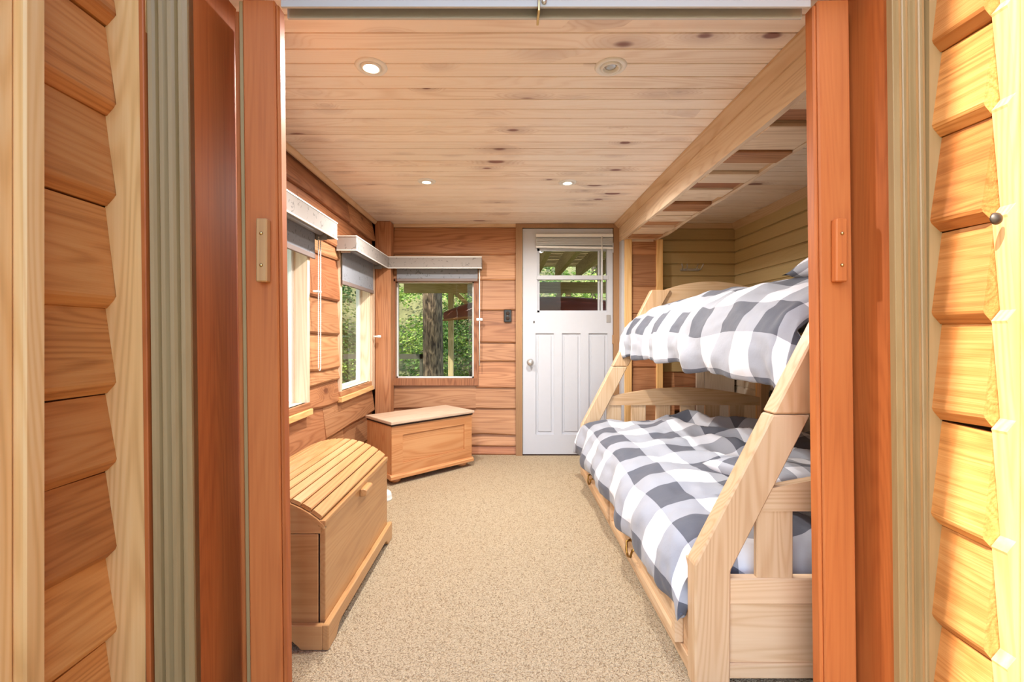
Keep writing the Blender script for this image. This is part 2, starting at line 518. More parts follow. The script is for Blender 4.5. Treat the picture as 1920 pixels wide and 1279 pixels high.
ctrim = struct(prism('trim_1', [(-1.165, ZC - .001), (-1.140, ZC - .001), (-1.140, ZC - .012), (-1.155, ZC - .03), (-1.165, ZC - .03)], 'y', 1.2, 4.0, M['maple_y']), 'thin pale trim between left wall and ceiling')

# corner post
cp = box('corner_post', -1.160, -1.02, 4.0, 4.12, 0, ZC - .002, M['cedar_z'], None, 0.006)
tag(cp, 'square wooden corner post between the two blinds, floor to ceiling', 'post')

# ---- back wall
DX0, DX1, DZ = PX(980), PX(1148), PZ(430)         # door leaf
BWX = (PX(738), PX(891)); BWZ = (PZ(712), PZ(524))
wb = [(-1.29, BWX[0], YB + .02, 4.26, 0, ZC + .016), (BWX[0], BWX[1], YB + .02, 4.26, 0, BWZ[0]), (BWX[0], BWX[1], YB + .02, 4.26, BWZ[1], ZC + .016),
      (BWX[1], DX0 - .03, YB + .02, 4.26, 0, ZC + .016), (DX0 - .03, DX1 + .03, YB + .02, 4.26, DZ + .015, ZC + .016), (DX1 + .03, 2.30, YB + .02, 4.26, 0, ZC + .016)]
wall_back = struct(multi_box('wall_back', wb, M['backing']), 'far plank wall with window and white door')
def BB(u0, u1, zt, zb, **k): return live_board('wall_plank', PBf, u0, u1, zt, zb, M['cedar_x'], wall_back, **k)
xe = PX(967) + .005
BB(-1.02, xe, ZC, 1.818, amp=0.012, off_b=0.034)
BB(-1.02, xe, 1.835, 1.588, amp=0.005)
xw = PX(897) - .02
for zt, zb in ((1.60, 1.31), (1.32, 1.015), (1.025, .846), (.856, .606)):
    BB(xw, xe, zt, zb, amp=0.004, n=4)
BB(-1.02, PX(892), .66, .416, amp=0.004)
BB(PX(892), xe, .617, .416, amp=0.006, n=4)
BB(-1.02, xe, .43, .182, amp=0.012, off_b=0.034)
BB(-1.02, xe, .195, .08, amp=0.008)
BB(-1.02, xe, .09, 0.0, amp=0.002)
struct(prism('trim_2', [(YB + .004, ZC - .001), (YB - .022, ZC - .001), (YB - .016, ZC - .03), (YB + .004, ZC - .03)], 'x', -1.02, 1.0, M['maple_x']), 'thin pale trim along the far wall under the ceiling')

# alcove back wall (taupe channel boards) and right wall
def channel_boards(parent, P, u0, u1, mat, z0, z1, h=0.109):
    z = z1
    while z > z0 + .01:
        b = max(z - h, z0)
        live = []
        poly = [(0.0, z), (0.006, z), (0.018, z - .016), (0.018, b + .002), (0.012, b), (0.0, b)]
        verts = [P(u0, q[1], q[0]) for q in poly] + [P(u1, q[1], q[0]) for q in poly]
        n = 6
        faces = [tuple(range(n)), tuple(range(2 * n - 1, n - 1, -1))] + [(i, (i + 1) % n, n + (i + 1) % n, n + i) for i in range(n)]
        mesh_obj('channel_board', verts, faces, mat, parent)
        z -= h
wall_right = struct(box('wall_right', XR + .012, 2.30, 1.16, 4.35, 0, ZC + .016, M['backing'], bev=0), 'taupe channel board wall beside the bunk bed')
channel_boards(wall_back, PBf, 1.36, XR + .012, M['taupe_x'], 0.75, ZC - .03)
for u0, u1, zt, zb in ((1.36, 1.52, .76, .52), (1.52, 1.73, .76, .60), (1.52, 1.73, .61, .40), (1.36, 1.52, .53, .30), (1.36, 1.73, .31, .0), (1.73, 2.08, .31, .0)):
    BB(u0, u1, zt, zb, amp=0.003, n=3)
channel_boards(wall_right, lambda u, z, o: (XR + .012 - o, u, z), 1.18, YB, M['taupe_y'], 0.76, ZC - .03)
channel_boards(wall_right, lambda u, z, o: (XR + .012 - o, u, z), 1.18, YB, M['whitewash'], 0.0, 0.76, 0.127)  # lower boards in a paler colour than the taupe above
struct(prism('trim_3', [(XR - .006, ZC - .001), (XR - .05, ZC - .001), (XR - .006, ZC - .055)], 'y', 1.3, YB, M['maple_y']), 'pale crown moulding above the taupe right wall')
struct(prism('trim_4', [(YB + .002, ZC - .001), (YB - .035, ZC - .001), (YB + .002, ZC - .04)], 'x', 1.34, XR - .01, M['maple_x']), 'pale crown moulding above the alcove hook wall')

# whitewashed planks standing against the alcove wall behind the headboard
for i, (a, b_, zt) in enumerate(((1.70, 1.77, .80), (1.77, 2.04, .79))):
    tag(box('whitewashed_plank', a + .002, b_ - .002, 4.07, 4.10, 0.0, zt, M['whitewash'], None, .002),
        ('narrow whitewashed plank standing behind the lower headboard' if i == 0 else 'wide whitewashed plank with nail holes behind the lower headboard'), 'plank')
# planks standing behind the bed's back corner
tag(box('standing_plank', 1.985, 2.045, 3.60, 3.63, 0.0, .98, M['pale_z'], None, .002), 'pale pine plank standing upright behind the bed corner', 'plank')
fl = thing('flask', (2.00, 3.40, 0.50), 'dark metal flask with silver cap behind the sloped bed post', 'flask')
lathe('body', [(0, 0), (.034, 0), (.036, .01), (.036, .15), (.03, .17), (0, .17)], M['black'], fl)
lathe('cap', [(0, .168), (.026, .168), (.026, .215), (.02, .222), (0, .222)], M['metal'], fl)
tag(box('ledge', 1.955, 2.048, 3.20, 3.48, .44, .50, M['whitewash'], None, .003), 'whitewashed ledge along right wall behind the bed', 'ledge')

# ---- header box over the bed opening, with its stub wall
hdr = struct(box('wall_header', 1.04, 1.30, 1.20, YB + .02, 1.945, ZC, M['backing'], bev=0), 'dropped header box over the bunk alcove')
# face: two long rough boards
def face_board(u0, u1, zb, zt):
    n = 14; verts = []; faces = []
    for i in range(n + 1):
        u = u0 + (u1 - u0) * i / n
        b = zb + .006 * noise.noise(Vector((u * 3, 2.2, 0)))
        verts += [(1.04, u, zt), (1.01, u, zt), (1.01, u, b), (1.04, u, b + .004)]
    for i in range(n):
        for k in range(4):
            faces.append((i * 4 + k, i * 4 + (k + 1) % 4, (i + 1) * 4 + (k + 1) % 4, (i + 1) * 4 + k))
    faces.append((0, 1, 2, 3)); faces.append(tuple(n * 4 + k for k in (3, 2, 1, 0)))
    mesh_obj('face_board', verts, faces, M['rough_y'], hdr)
face_board(1.21, 3.30, 1.912, ZC - .002)
face_board(3.303, YB - .01, 1.918, ZC - .002)
prism('ceiling_trim', [(1.011, ZC - .001), (.965, ZC - .001), (.967, ZC - .01), (1.002, ZC - .045), (1.011, ZC - .045)], 'y', 1.21, YB, M['maple_y'], hdr)
n = 22; verts = []; faces = []
for i in range(n + 1):
    u = 1.21 + (YB - 1.21) * i / n
    b = 1.912 + .016 * noise.noise(Vector((u * 2.6, 9.2, 0)))
    verts += [(1.30, u, ZC - .002), (1.33, u, ZC - .002), (1.335, u, b + .01), (1.322, u, b), (1.30, u, b + .004)]
for i in range(n):
    for k in range(5):
        faces.append((i * 5 + k, i * 5 + (k + 1) % 5, (i + 1) * 5 + (k + 1) % 5, (i + 1) * 5 + k))
faces.append((0, 1, 2, 3, 4)); faces.append(tuple(n * 5 + k for k in (4, 3, 2, 1, 0)))
mesh_obj('inner_face_board', verts, faces, M['rough_y'], hdr)
y = 1.23; i = 0
while y < YB - .05:
    wd = random.uniform(.10, .17)
    y1 = min(y + wd, YB)
    dz = (0.0, .018, .006, .024)[i % 4] + random.uniform(-.004, .004)
    box('soffit_plank', 1.041, 1.299, y + .003, y1 - .003, 1.912 + dz * .8, 1.945, M['rough_x'] if i % 3 else M['cedar_x'], hdr, .003)
    y = y1; i += 1
stub = struct(box('wall_stub', 1.035, 1.35, 4.03, YB + .02, 0, 1.945, M['backing'], bev=0), 'narrow cedar plank stub wall between white door and alcove')
PS = lambda u, z, o: (u, 4.03 - o, z)
zz = 1.94
for zb in (1.79, 1.51, 1.27, 1.04, .80, .55, .30, 0.0):
    live_board('wall_plank', PS, 1.095, 1.325, zz, zb, M['cedar_x'], stub, amp=.003, n=3, off_b=.018)
    zz = zb + .01
box('edge_trim', 1.035, 1.10, 3.99, 4.03, 0, 1.93, M['pale_z'], stub, .004)
box('edge_trim', 1.318, 1.375, 3.995, 4.03, 0, 1.93, M['pale_z'], stub, .004)
box('daylight_strip', 1.012, 1.036, 4.00, YB + .01, 0, 1.93, M['white'], stub, .002)  # white strip standing in for daylight in the gap beside the door

# ------------------------------------------------------------------ white back door
door = thing('door_1', (DX0, 4.10, 0), None, None)
del door['label'], door['category']
struct(door, 'white painted door with half window, blind and three tall panels')
dw = DX1 - DX0
dx = lambda px: PX(px) - DX0
wx0, wx1, wz0, wz1 = dx(1007), dx(1137), PZ(586), PZ(466)
px_rows = [(dx(1004), dx(1038)), (dx(1053), dx(1088)), (dx(1103), dx(1138))]
pz0, pz1 = PZ(814), PZ(625)
T = 0.045
leaf = [(0, wx0, 0, T, PZ(605), DZ), (wx1, dw, 0, T, PZ(605), DZ), (wx0, wx1, 0, T, wz1, DZ), (0, dw, 0, T, pz1, PZ(605)), (wx0, wx1, 0, T, PZ(605), wz0),
        (0, dw, 0, T, .012, pz0), (0, px_rows[0][0], 0, T, pz0, pz1), (px_rows[0][1], px_rows[1][0], 0, T, pz0, pz1),
        (px_rows[1][1], px_rows[2][0], 0, T, pz0, pz1), (px_rows[2][1], dw, 0, T, pz0, pz1)]
multi_box('leaf', leaf, M['white'], door)
for a, b_ in px_rows:
    p = box('panel', a, b_, .014, .034, pz0, pz1, M['white'], door, 0)
    box('raised_field', a + .022, b_ - .022, .008, .014, pz0 + .025, pz1 - .025, M['white'], p, .004)
zm0, zm1 = PZ(525), PZ(517)
box('pane', wx0, wx1, .036, .040, wz0, zm0, M['glass'], door, 0)
box('pane', wx0, wx1, .036, .040, zm1, wz1, M['glass'], door, 0)
box('muntin', wx0 - .004, wx1 + .012, -.006, .036, zm0, zm1, M['white'], door, .002)
multi_box('sash', [(wx0, wx0 + .022, .02, .05, wz0, wz1), (wx1 - .075, wx1 - .06, .026, .05, wz0, wz1), (wx1 - .05, wx1 - .03, .03, .06, wz0, wz1),
                   (wx0, wx1, .02, .05, wz0, wz0 + .018), (wx0, wx1, .02, .05, wz1 - .022, wz1)], M['white'], door)
box('hinge', dw - .006, dw + .012, -.012, .002, PZ(475), PZ(457), M['white'], door, .003)
box('hinge', dw - .006, dw + .012, -.012, .002, PZ(645), PZ(628), M['casing_brown'], door, .003)
kx, kz = dx(994), PZ(679)
kn = lathe('knob', [(0, -.062), (.016, -.061), (.026, -.052), (.028, -.044), (.022, -.034), (.012, -.028), (.011, -.01), (0, -.01)], M['metal'], door, 24, (kx, 0, kz), 'y')
lathe('rosette', [(0, -.012), (.02, -.011), (.03, -.006), (.032, 0), (0, 0)], M['metal'], kn, 24, (kx, 0, kz), 'y')
box('bolt_mark', dx(1000), dx(1002), -.004, .001, PZ(606), PZ(602), M['dark'], door, 0)
latch = box('latch_plate', dx(1136), dx(1144), -.006, .001, PZ(605), PZ(591), M['metal'], door, .002)
# casing round the door
cas = struct(multi_box('trim_5', [(PX(967), DX0 - .004, 4.085, YB + .03, 0, PZ(421)), (DX1 + .004, 1.012, 4.085, YB + .03, 0, PZ(421)), (DX0 - .004, DX1 + .004, 4.085, YB + .03, DZ + .006, PZ(421))], M['casing_brown']),
             'brown painted casing around the white door')
struct(box('threshold', DX0, DX1, 4.10, 4.35, -.01, .010, M['dark'], bev=0), 'dark threshold under the white door')
# mini blind rolled up at the head of the door window
bl = thing('mini_blind', (PX(1004), 4.075, PZ(464)), 'white mini blind raised at the top of the door window', 'blind')
bwid = PX(1147) - PX(1004); bh = PZ(441) - PZ(464)
box('head_rail', 0, bwid, -.012, .02, bh - .028, bh, M['white_plastic'], bl, .003)
for k in range(9):
    z0 = .012 + k * .0072
    box('slat', .002, bwid - .002, -.012, .016, z0, z0 + .003, M['white_plastic'], bl, 0)
rail = box('bottom_rail', 0, bwid, -.012, .016, -.012, .006, M['white_plastic'], bl, .003)
rail.rotation_euler = (0, R(1.0), 0)
tube('tilt_wand', [(bwid - .1, -.014, bh - .02), (bwid - .1, -.016, -.5)], .004, M['white_plastic'], bl, 6)
# outlet beside the door
ou = thing('wall_outlet', (PX(952), YB - .006, PZ(592.5)), 'black duplex electrical outlet on the plank wall beside the white door', 'outlet')
box('plate', -.034, .034, -.012, .010, -.056, .056, M['black'], ou, .004)
for s in (-1, 1):
    so = lathe('socket', [(0, -.015), (.016, -.015), (.018, -.011), (.018, 0), (0, 0)], M['dark'], ou, 18, (0, 0, s * .022), 'y')
lathe('screw', [(0, -.014), (.004, -.0135), (.004, 0), (0, 0)], M['metal'], ou, 10, (0, 0, 0), 'y')

# coat hook rack in the alcove
hk = thing('coat_hook_rack', (PX(1293), YB - .001, PZ(504)), 'chrome coat hook rack with four prongs on the taupe alcove wall', 'hook rack')
box('bar', -.085, .085, -.012, .004, -.022, .0, M['metal'], hk, .004)
for sx in (-.09, -.045, .05, .095):
    s = 1 if sx > 0 else -1
    tube('hook', [(sx * .8, -.006, -.008), (sx * .9, -.035, -.012), (sx * .95, -.055, .012), (sx * 1.05, -.06, .035)], .0055, M['metal'], hk, 8)

# ------------------------------------------------------------------ windows
def side_window(name, y0, y1, label):
    w_ = struct(multi_box(name, [(-1.285, -1.165, y0 - .012, y0 + .022, WZ[0] - .01, WZ[1]), (-1.285, -1.165, y1 - .022, y1 + .012, WZ[0] - .01, WZ[1]),
                                 (-1.285, -1.165, y0, y1, WZ[1] - .022, WZ[1] + .01), (-1.285, -1.172, y0, y1, WZ[0] - .01, WZ[0] + .03)], M['rough_z']), label)
    multi_box('vinyl_frame', [(-1.275, -1.245, y0 + .022, y0 + .05, WZ[0] + .03, WZ[1] - .022), (-1.275, -1.245, y1 - .05, y1 - .022, WZ[0] + .03, WZ[1] - .022),
                              (-1.275, -1.245, y0 + .05, y1 - .05, WZ[0] + .03, WZ[0] + .048), (-1.275, -1.245, y0 + .05, y1 - .05, WZ[1] - .05, WZ[1] - .022)], M['vinyl'], w_)
    box('pane', -1.262, -1.258, y0 + .05, y1 - .05, WZ[0] + .048, WZ[1] - .05, M['glass'], w_, 0)
    s = box('sill', -1.19, -1.145, y0 - .03, y1 + .015, WZ[0] - .045, WZ[0] - .008, M['pale_y'], w_, .003)
    box('apron', -1.19, -1.158, y0 - .02, y1 + .012, WZ[0] - .008, WZ[0] + .03, M['cedar_y'], w_, .003)
    return w_
side_window('window_1', W1[0], W1[1], 'near window in the left plank wall, partly hidden by the folding door')
w2_ = side_window('window_2', W2[0], W2[1], 'farther window in the left plank wall near the corner post')
box('jamb_board', -1.195, -1.158, W2[1] + .013, 3.998, WZ[0] - .05, WZ[1] + .03, M['rough_z'], w2_, .003)
bx0, bx1, bz0, bz1 = BWX[0], BWX[1], BWZ[0], BWZ[1]
w3 = struct(multi_box('window_3', [(bx0 - .012, bx0 + .018, YB - .012, YB + .14, bz0, bz1), (bx1 - .012, bx1 + .03, YB - .012, YB + .14, bz0, bz1), (bx0, bx1, YB - .012, YB + .14, bz1 - .018, bz1 + .012),
                                   (bx0 - .012, bx1 + .03, YB - .016, YB + .14, bz0 - .05, bz0 + .012)], M['cedar_z']), 'corner window in the far wall facing the tree trunk')
multi_box('vinyl_frame', [(bx0 + .018, bx0 + .028, YB + .05, YB + .085, bz0 + .012, bz1 - .018), (bx1 - .03, bx1 - .012, YB + .05, YB + .085, bz0 + .012, bz1 - .018),
                          (bx0 + .018, bx1 - .012, YB + .05, YB + .085, bz0 + .012, bz0 + .024), (bx0 + .018, bx1 - .012, YB + .05, YB + .085, bz1 - .028, bz1 - .018)], M['vinyl'], w3)
box('pane', bx0 + .028, bx1 - .03, YB + .066, YB + .07, bz0 + .024, bz1 - .028, M['glass'], w3, 0)

# blinds: a fabric-covered valance box, a roller shade, a bead chain
def chain(parent, loc, drop, gap, along):
    P0 = Vector(loc); d = Vector(along) * gap
    pts = [P0, P0 - Vector((0, 0, drop * .5)), P0 - Vector((0, 0, drop))]
    for k in range(1, 8):
        a = math.pi * k / 8
        pts.append(P0 + d * .5 - d * .5 * math.cos(a) - Vector((0, 0, drop + gap * .6 * math.sin(a))))
    pts += [P0 + d - Vector((0, 0, drop)), P0 + d]
    t = tube('bead_chain', pts, .0026, M['white_plastic'], parent, 6)
    bm = bmesh.new()
    for j in range(int(drop / .012)):
        for q in (P0, P0 + d):
            bmesh.ops.create_icosphere(bm, subdivisions=1, radius=.0042, matrix=Matrix.Translation(q - Vector((0, 0, j * .012))))
    bm_obj('chain_bead', bm, M['white_plastic'], t); t.children[0]['kind'] = 'stuff'
    return t

def side_blind(y0, y1, drop, label, with_chain):
    b = thing('roller_blind', (-1.17, y0, 1.67), label, 'blind', 'grey fabric roller blinds')
    L_ = y1 - y0; D = .135; H = .098
    multi_box('valance', [(D - .012, D, 0, L_, 0, H), (0, D - .012, 0, .012, 0, H), (0, D - .012, L_ - .012, L_, 0, H), (0, D - .012, .012, L_ - .012, H - .01, H)], M['shade_val'], b)
    multi_box('valance_piping', [(D - .003, D + .003, -.002, L_, -.003, .005), (D - .003, D + .003, -.002, L_, H - .004, H + .004), (0, D, -.003, .003, -.003, .004), (0, D, -.003, .003, H - .004, H + .003)], M['white_plastic'], b)
    t_ = lathe('roller', [(0, 0), (.03, 0), (.03, L_ - .10), (0, L_ - .10)], M['shade_roll'], b, 20, (.05, .05, .045), 'y')
    box('shade', .018, .021, .055, L_ - .055, -drop, .045, M['shade_roll'], b, 0)
    box('shade_bar', .013, .026, .055, L_ - .055, -drop - .03, -drop, M['shade_bar'], b, .003)
    for yy in (.025, L_ - .04):
        box('bracket', .02, .085, yy, yy + .008, -.012, .08, M['metal'], b, 0)
    if with_chain:
        c_ = chain(b, (.045, L_ - .06, .0), .78, .03, (0, 1, 0))
        box('chain_holder', .02, .05, L_ - .085, L_ - .022, -.33, -.318, M['white_plastic'], c_, .003)
    return b
side_blind(1.70, 2.78, .10, 'near roller blind over the left window, with hanging bead chain loop', True)
side_blind(3.13, 3.978, .20, 'middle roller blind with patterned end cap, shade lowered below its valance', False)
bb = thing('roller_blind', (-1.035, YB - .005, 1.672), 'roller blind over the far wall window beside the corner post', 'blind', 'grey fabric roller blinds')
L_ = PX(903, 3.99) + 1.035
multi_box('valance', [(0, L_, -.13, -.118, 0, .098), (L_ - .012, L_, -.118, 0, 0, .098), (.03, L_ - .012, -.118, 0, .088, .098)], M['shade_val'], bb)
multi_box('valance_piping', [(0, L_ + .002, -.134, -.127, -.003, .005), (0, L_ + .002, -.134, -.127, .094, .102)], M['white_plastic'], bb)
box('shade', .05, L_ - .04, -.035, -.031, -.085, .06, M['shade_roll'], bb, 0)
lathe('roller', [(0, .05), (.03, .05), (.03, L_ - .04), (0, L_ - .04)], M['shade_roll'], bb, 18, (0, -.05, .045), 'x')
box('shade_bar', .05, L_ - .04, -.042, -.026, -.105, -.08, M['shade_bar'], bb, .003)
tb = tube('bead_chain', [(L_ - .022, -.06, .0), (L_ - .022, -.06, -.86)], .005, M['white_plastic'], bb, 6)
box('chain_holder', L_ - .05, L_ + .005, -.07, -.05, -.46, -.435, M['white_plastic'], tb, .004)
# small white catch on the corner-side jamb
ca = thing('chain_catch', (-1.10, 3.93, PZ(631, 3.95)), 'small white chain catch on the wooden jamb beside the corner post', 'catch')
box('plate', -.012, .012, -.012, .008, -.012, .012, M['white_plastic'], ca, .002)
tube('peg', [(-.045, -.02, 0), (.02, -.02, 0)], .007, M['white_plastic'], ca, 8)

# ------------------------------------------------------------------ ceiling lamps
def lamp(x, y, on, label):
    t = thing('recessed_light', (x, y, ZC), label, 'light', 'round white recessed ceiling lights')
    lathe('trim_ring', [(.036, .010), (.040, -.004), (.046, -.007), (.056, -.005), (.060, .001), (.058, .004), (.040, .008)], M['white_plastic'], t, 40)
    g = lathe('gimbal', [(.026, .004), (.028, -.009), (.034, -.010), (.037, -.004), (.036, .006), (.030, .008)], M['white_plastic'], t, 32)
    b = lathe('bulb', [(0, -.004), (.012, -.0045), (.022, -.002), (.027, .004), (.027, .012), (0, .012)], M['bulb_on'] if on else M['bulb_off'], t, 28)
    if on:
        ld = bpy.data.lights.new('lamp_light', 'SPOT')
        ld.energy = LAMP_W; ld.spot_size = R(174); ld.spot_blend = 0.75; ld.shadow_soft_size = .03
        ld.color = (1.0, 0.965, 0.92)
        lo = bpy.data.objects.new('lamp_light', ld); lo.location = (0, 0, -.02); lo.parent = t
        COL.objects.link(lo)
lamp(PX(696, 1.70), 1.70, True, 'lit ceiling light nearest the left folding door')
lamp(PX(1145, 1.70), 1.70, False, 'unlit ceiling light nearest the dropped header beam')
lamp(PX(800, 2.97), 2.97, True, 'lit ceiling light toward the corner post, far left')
lamp(PX(1064, 2.99), 2.99, True, 'lit ceiling light in front of the white door')

# ------------------------------------------------------------------ doorway wall, casing, folding doors
YC = 1.13                                   # face of the casing toward the camera
SHEAR = 0.0115
def lean(o):
    for v in o.data.vertices: v.co.x += (CAMZ - (v.co.z + (o.parent.location.z if o.parent else 0))) * SHEAR
    return o
HZ = 2.035
wall_front = struct(multi_box('wall_front', [(-1.40, -.83, YC + .03, 1.36, 0, 2.6), (1.0, 2.30, YC + .03, 1.34, 0, 2.6), (-.83, 1.0, YC + .03, 1.30, HZ + .045, 2.6)], M['backing']), 'thick wall holding the wide folding doorway')
def casing(name, x0, x1, label):
    n = 4; poly = [(x0, YC + .03), (x0, YC + .006)]
    wdt = (x1 - x0) / n
    for i in range(n):
        a = x0 + i * wdt
        d = .004 * (i % 2)
        poly += [(a + .0015, YC + .004), (a + .004, YC - .002 + d), (a + wdt * .3, YC - .006 + d), (a + wdt * .65, YC - .004 + d), (a + wdt - .004, YC + .001 + d), (a + wdt - .001, YC + .008)]
    poly += [(x1, YC + .008), (x1, YC + .03)]
    return struct(lean(prism(name, poly, 'z', 0, 2.5, M['casing'])), label)
casing('trim_6', PX(281, YC), PX(354, YC), 'taupe fluted casing on the left of the doorway')
casing('trim_7', PX(1683, YC), PX(1745, YC), 'taupe fluted casing on the right of the doorway')
jl = struct(lean(box('trim_8', -.83, PX(354, YC), YC + .010, 1.35, 0, HZ + .02, M['mahog_z'], None, .004)), 'red stained door jamb on the left of the doorway')
jr = struct(lean(box('trim_9', PX(1683, YC), 1.005, YC + .010, 1.34, 0, HZ + .02, M['mahog_z'], None, .012, 3)), 'red stained door jamb on the right of the doorway')
struct(box('trim_10', -.79, .97, YC, 1.262, HZ, HZ + .04, M['mahog_x'], None, .002), 'red stained head jamb over the doorway')
struct(lean(box('trim_11', PX(276, YC) - .004, PX(281, YC) + .001, YC - .012, YC + .03, 0, 2.5, M['mahog_z'], None, .002)), 'thin dark red strip beside the left fluted casing')
tr = thing('door_track', (0, 1.24, 1.966), 'aluminium overhead track for the folding doors', 'track')
box('rail', -.605, .815, -.022, -.014, 0, .068, M['alu'], tr, .001)
box('rail', -.605, .815, .014, .022, -.006, .068, M['alu'], tr, .001)
box('rail_web', -.605, .815, -.022, .022, .060, .068, M['alu'], tr, 0)
box('hanger', .083, .089, -.03, .03, -.016, .04, M['screw'], tr, .001)
lathe('hanger_screw', [(0, -.03), (.007, -.029), (.007, -.018), (0, -.018)], M['metal'], tr, 10, (.10, 0, .012), 'y')

def fold_door(x0, x1, rz, side, label):
    cx_ = (x0 + x1) / 2; wd = x1 - x0
    t = thing('folding_door', (cx_, 1.25, 0.01), label, 'door', 'red stained folding doors', rz)
    lead = lean(box('lead_panel', -wd / 2, wd / 2, -.02, .02, 0, 1.985, M['mahog_z'], t, .004))
    if side < 0:
        lean(box('vinyl_hinge', -wd / 2 - .013, -wd / 2 - .001, -.012, .014, 0, 1.985, M['casing'], t, .002))
    lean(box('edge_strip', (wd / 2 - .001) if side < 0 else (-wd / 2 - .010), (wd / 2 + .010) if side < 0 else (-wd / 2 + .001), -.016, .02, 0, 1.975, M['mahog_z'], t, .004))
    for k in range(4 if side < 0 else 3):
        xx = side * (.018 + k * .0205)
        lean(box('folded_panel', xx - .006, xx + .006, .022, .14 if side < 0 else .10, 0, 1.98, M['mahog_z'], t, .002))
    hx = (PX(497, 1.23) - cx_) if side < 0 else (PX(1568, 1.23) - cx_)
    z0, z1 = PZ(537, 1.23), PZ(420, 1.23)
    h = box('handle', hx - .0145, hx + .0145, -.044, -.020, z0, z1, M['honey_z'] if side < 0 else M['mahog_z'], t, .003)
    for q in (.26, .76):
        lathe('screw', [(0, -.0475), (.003, -.047), (.005, -.044), (0, -.044)], M['screw'], h, 12, (hx, 0, z0 + (z1 - z0) * q), 'y')
    return t
fold_door(PX(461, 1.23), PX(521, 1.23), R(2.5), -1, 'left folding door pushed open, red stained panel with honey pull')
fold_door(PX(1541, 1.23), PX(1600, 1.23), R(-2), 1, 'right folding door pushed open in front of the bunk bed')

# ------------------------------------------------------------------ entry: log siding walls, scribed boards, posts
def siding(parent, X, sgn, y0, y1, bottoms):
    """log-lap boards on a side wall; sgn is the direction the face looks along x"""
    tops = [bottoms[0] + .22] + bottoms[:-1]
    for zt, zb in zip(tops, bottoms):
        a = .000; o = .030 + random.uniform(-.002, .004)
        prof = [(-.01, zt - .002), (a + .004, zt - .002), (o, zb + .030), (o - .003, zb + .022), (a + .008, zb + .001), (-.01, zb + .001)]
        t1, t0 = random.uniform(-.006, .006), random.uniform(-.006, .006)
        n_ = 6
        verts = [(X + sgn * p[0], y0, p[1] + t0) for p in prof] + [(X + sgn * p[0], y1, p[1] + t1 * .3) for p in prof]
        faces = [tuple(range(n_)), tuple(range(2 * n_ - 1, n_ - 1, -1))] + [(i, (i + 1) % n_, n_ + (i + 1) % n_, n_ + i) for i in range(n_)]
        mesh_obj('siding_board', verts, faces, M['siding_y'], parent)
ZLb = [PZ(v, 1.14) for v in (-105, 57, 222, 390, 578, 737, 880, 1040, 1195)] + [.12, -.02]
ZRb = [PZ(v, 1.13) for v in (-80, 98, 258, 436, 608, 788, 983, 1171)] + [.14, -.02]
XSL, XSR = -.997, 1.083
wel = struct(box('wall_entry_left', XSL - .12, XSL - .008, -.37, YC + .03, 0, 5.0, M['backing'], bev=0), 'log siding wall of the entry on the left')  # rear end and extra height shaped, out of view, to edge the sun stripe
siding(wel, XSL, 1, .80, YC + .002, ZLb)
wer = struct(box('wall_entry_right', XSR + .03, XSR + .16, -.9, YC + .03, 0, 2.5, M['backing'], bev=0), 'log siding wall of the entry on the right, crossed by sunlight')
siding(wer, XSR, -1, 1.006, YC + .002, ZRb)

def scribed(name, xedge, sgn, xout, bottoms, y0, y1, mat, label, depth=.028):
    """frontal board whose edge is cut to the siding's profile"""
    pts = []
    tops = [bottoms[0] + .22] + bottoms[:-1]
    for zt, zb in zip(tops, bottoms):
        pts += [(xedge, zt - .002), (xedge + sgn * depth, zb + .028), (xedge + sgn * .002, zb + .004)]
    pts = [p for p in pts if 0 < p[1] < 2.45]
    poly = [(xout, 2.45), (pts[0][0], 2.45)] + pts + [(pts[-1][0], 0), (xout, 0)]
    o = prism(name, poly, 'y', y0, y1, mat)
    return struct(o, label)
sc1 = scribed('trim_12', XSL + .003, 1, PX(276, YC) - .001, ZLb, YC - .004, YC + .028, M['pale_z'], 'pale vertical board cut to the left log siding outline')
sc2 = scribed('trim_13', XSR - .003, -1, PX(1738, YC) + .004, ZRb, YC - .002, YC + .028, M['casing'], 'narrow taupe board cut to the right log siding outline', .012)
# left posts
tag(box('entry_post', -.985, -.937, .885, .926, 0, 2.5, M['pale_z'], None, .004), 'pale square post against the left log siding', 'post')
tag(box('edge_board', -1.03, -.958, .850, .8845, 0, 2.5, M['pale_z'], None, .004), 'pale vertical board at the far left edge of the view', 'board')
# right posts
scR = scribed('trim_14', XSR - .012, -1, 1.13, ZRb, .972, 1.004, M['pale_z'], 'pale bolted board covering the near end of the right siding', -.018)  # zigzag edge cut in place of the shadow the siding casts here
tag(box('entry_post', 1.093, 1.116, .935, .970, 0, 2.5, M['pale_z'], None, .003), 'narrow pale post at the right edge of the view', 'post')
tag(box('entry_post', 1.1165, 1.20, .94, .972, 0, 2.5, M['siding_y'], None, .003), 'orange brown board at the far right edge of the view', 'board')
bo = lathe('bolt', [(0, -.008), (.006, -.0075), (.0125, -.003), (.0135, 0), (0, 0)], M['bronze'], None, 20, (0, 0, 0), 'y')
bo.location = (PX(1867, .972), .972, PZ(410, .972))
tag(bo, 'round bronze bolt head on the pale right board', 'bolt')

# ------------------------------------------------------------------ dome-lid chest
c1 = thing('slatted_chest', (-.88, 2.0, 0), 'honey wooden trunk with curved slatted lid and plinth base', 'chest')
hw, hl = .245, .415           # half depth (x) and half length (y)
zb0, zbt = .085, .43
arc = lambda u: .435 + .098 * (1 - (u / hw) ** 2) ** .5 if abs(u) < hw else .435
RA = (hw ** 2 + .098 ** 2) / (2 * .098)
def arcz(u): return .428 + .098 - RA + math.sqrt(RA * RA - min(abs(u), hw) ** 2)
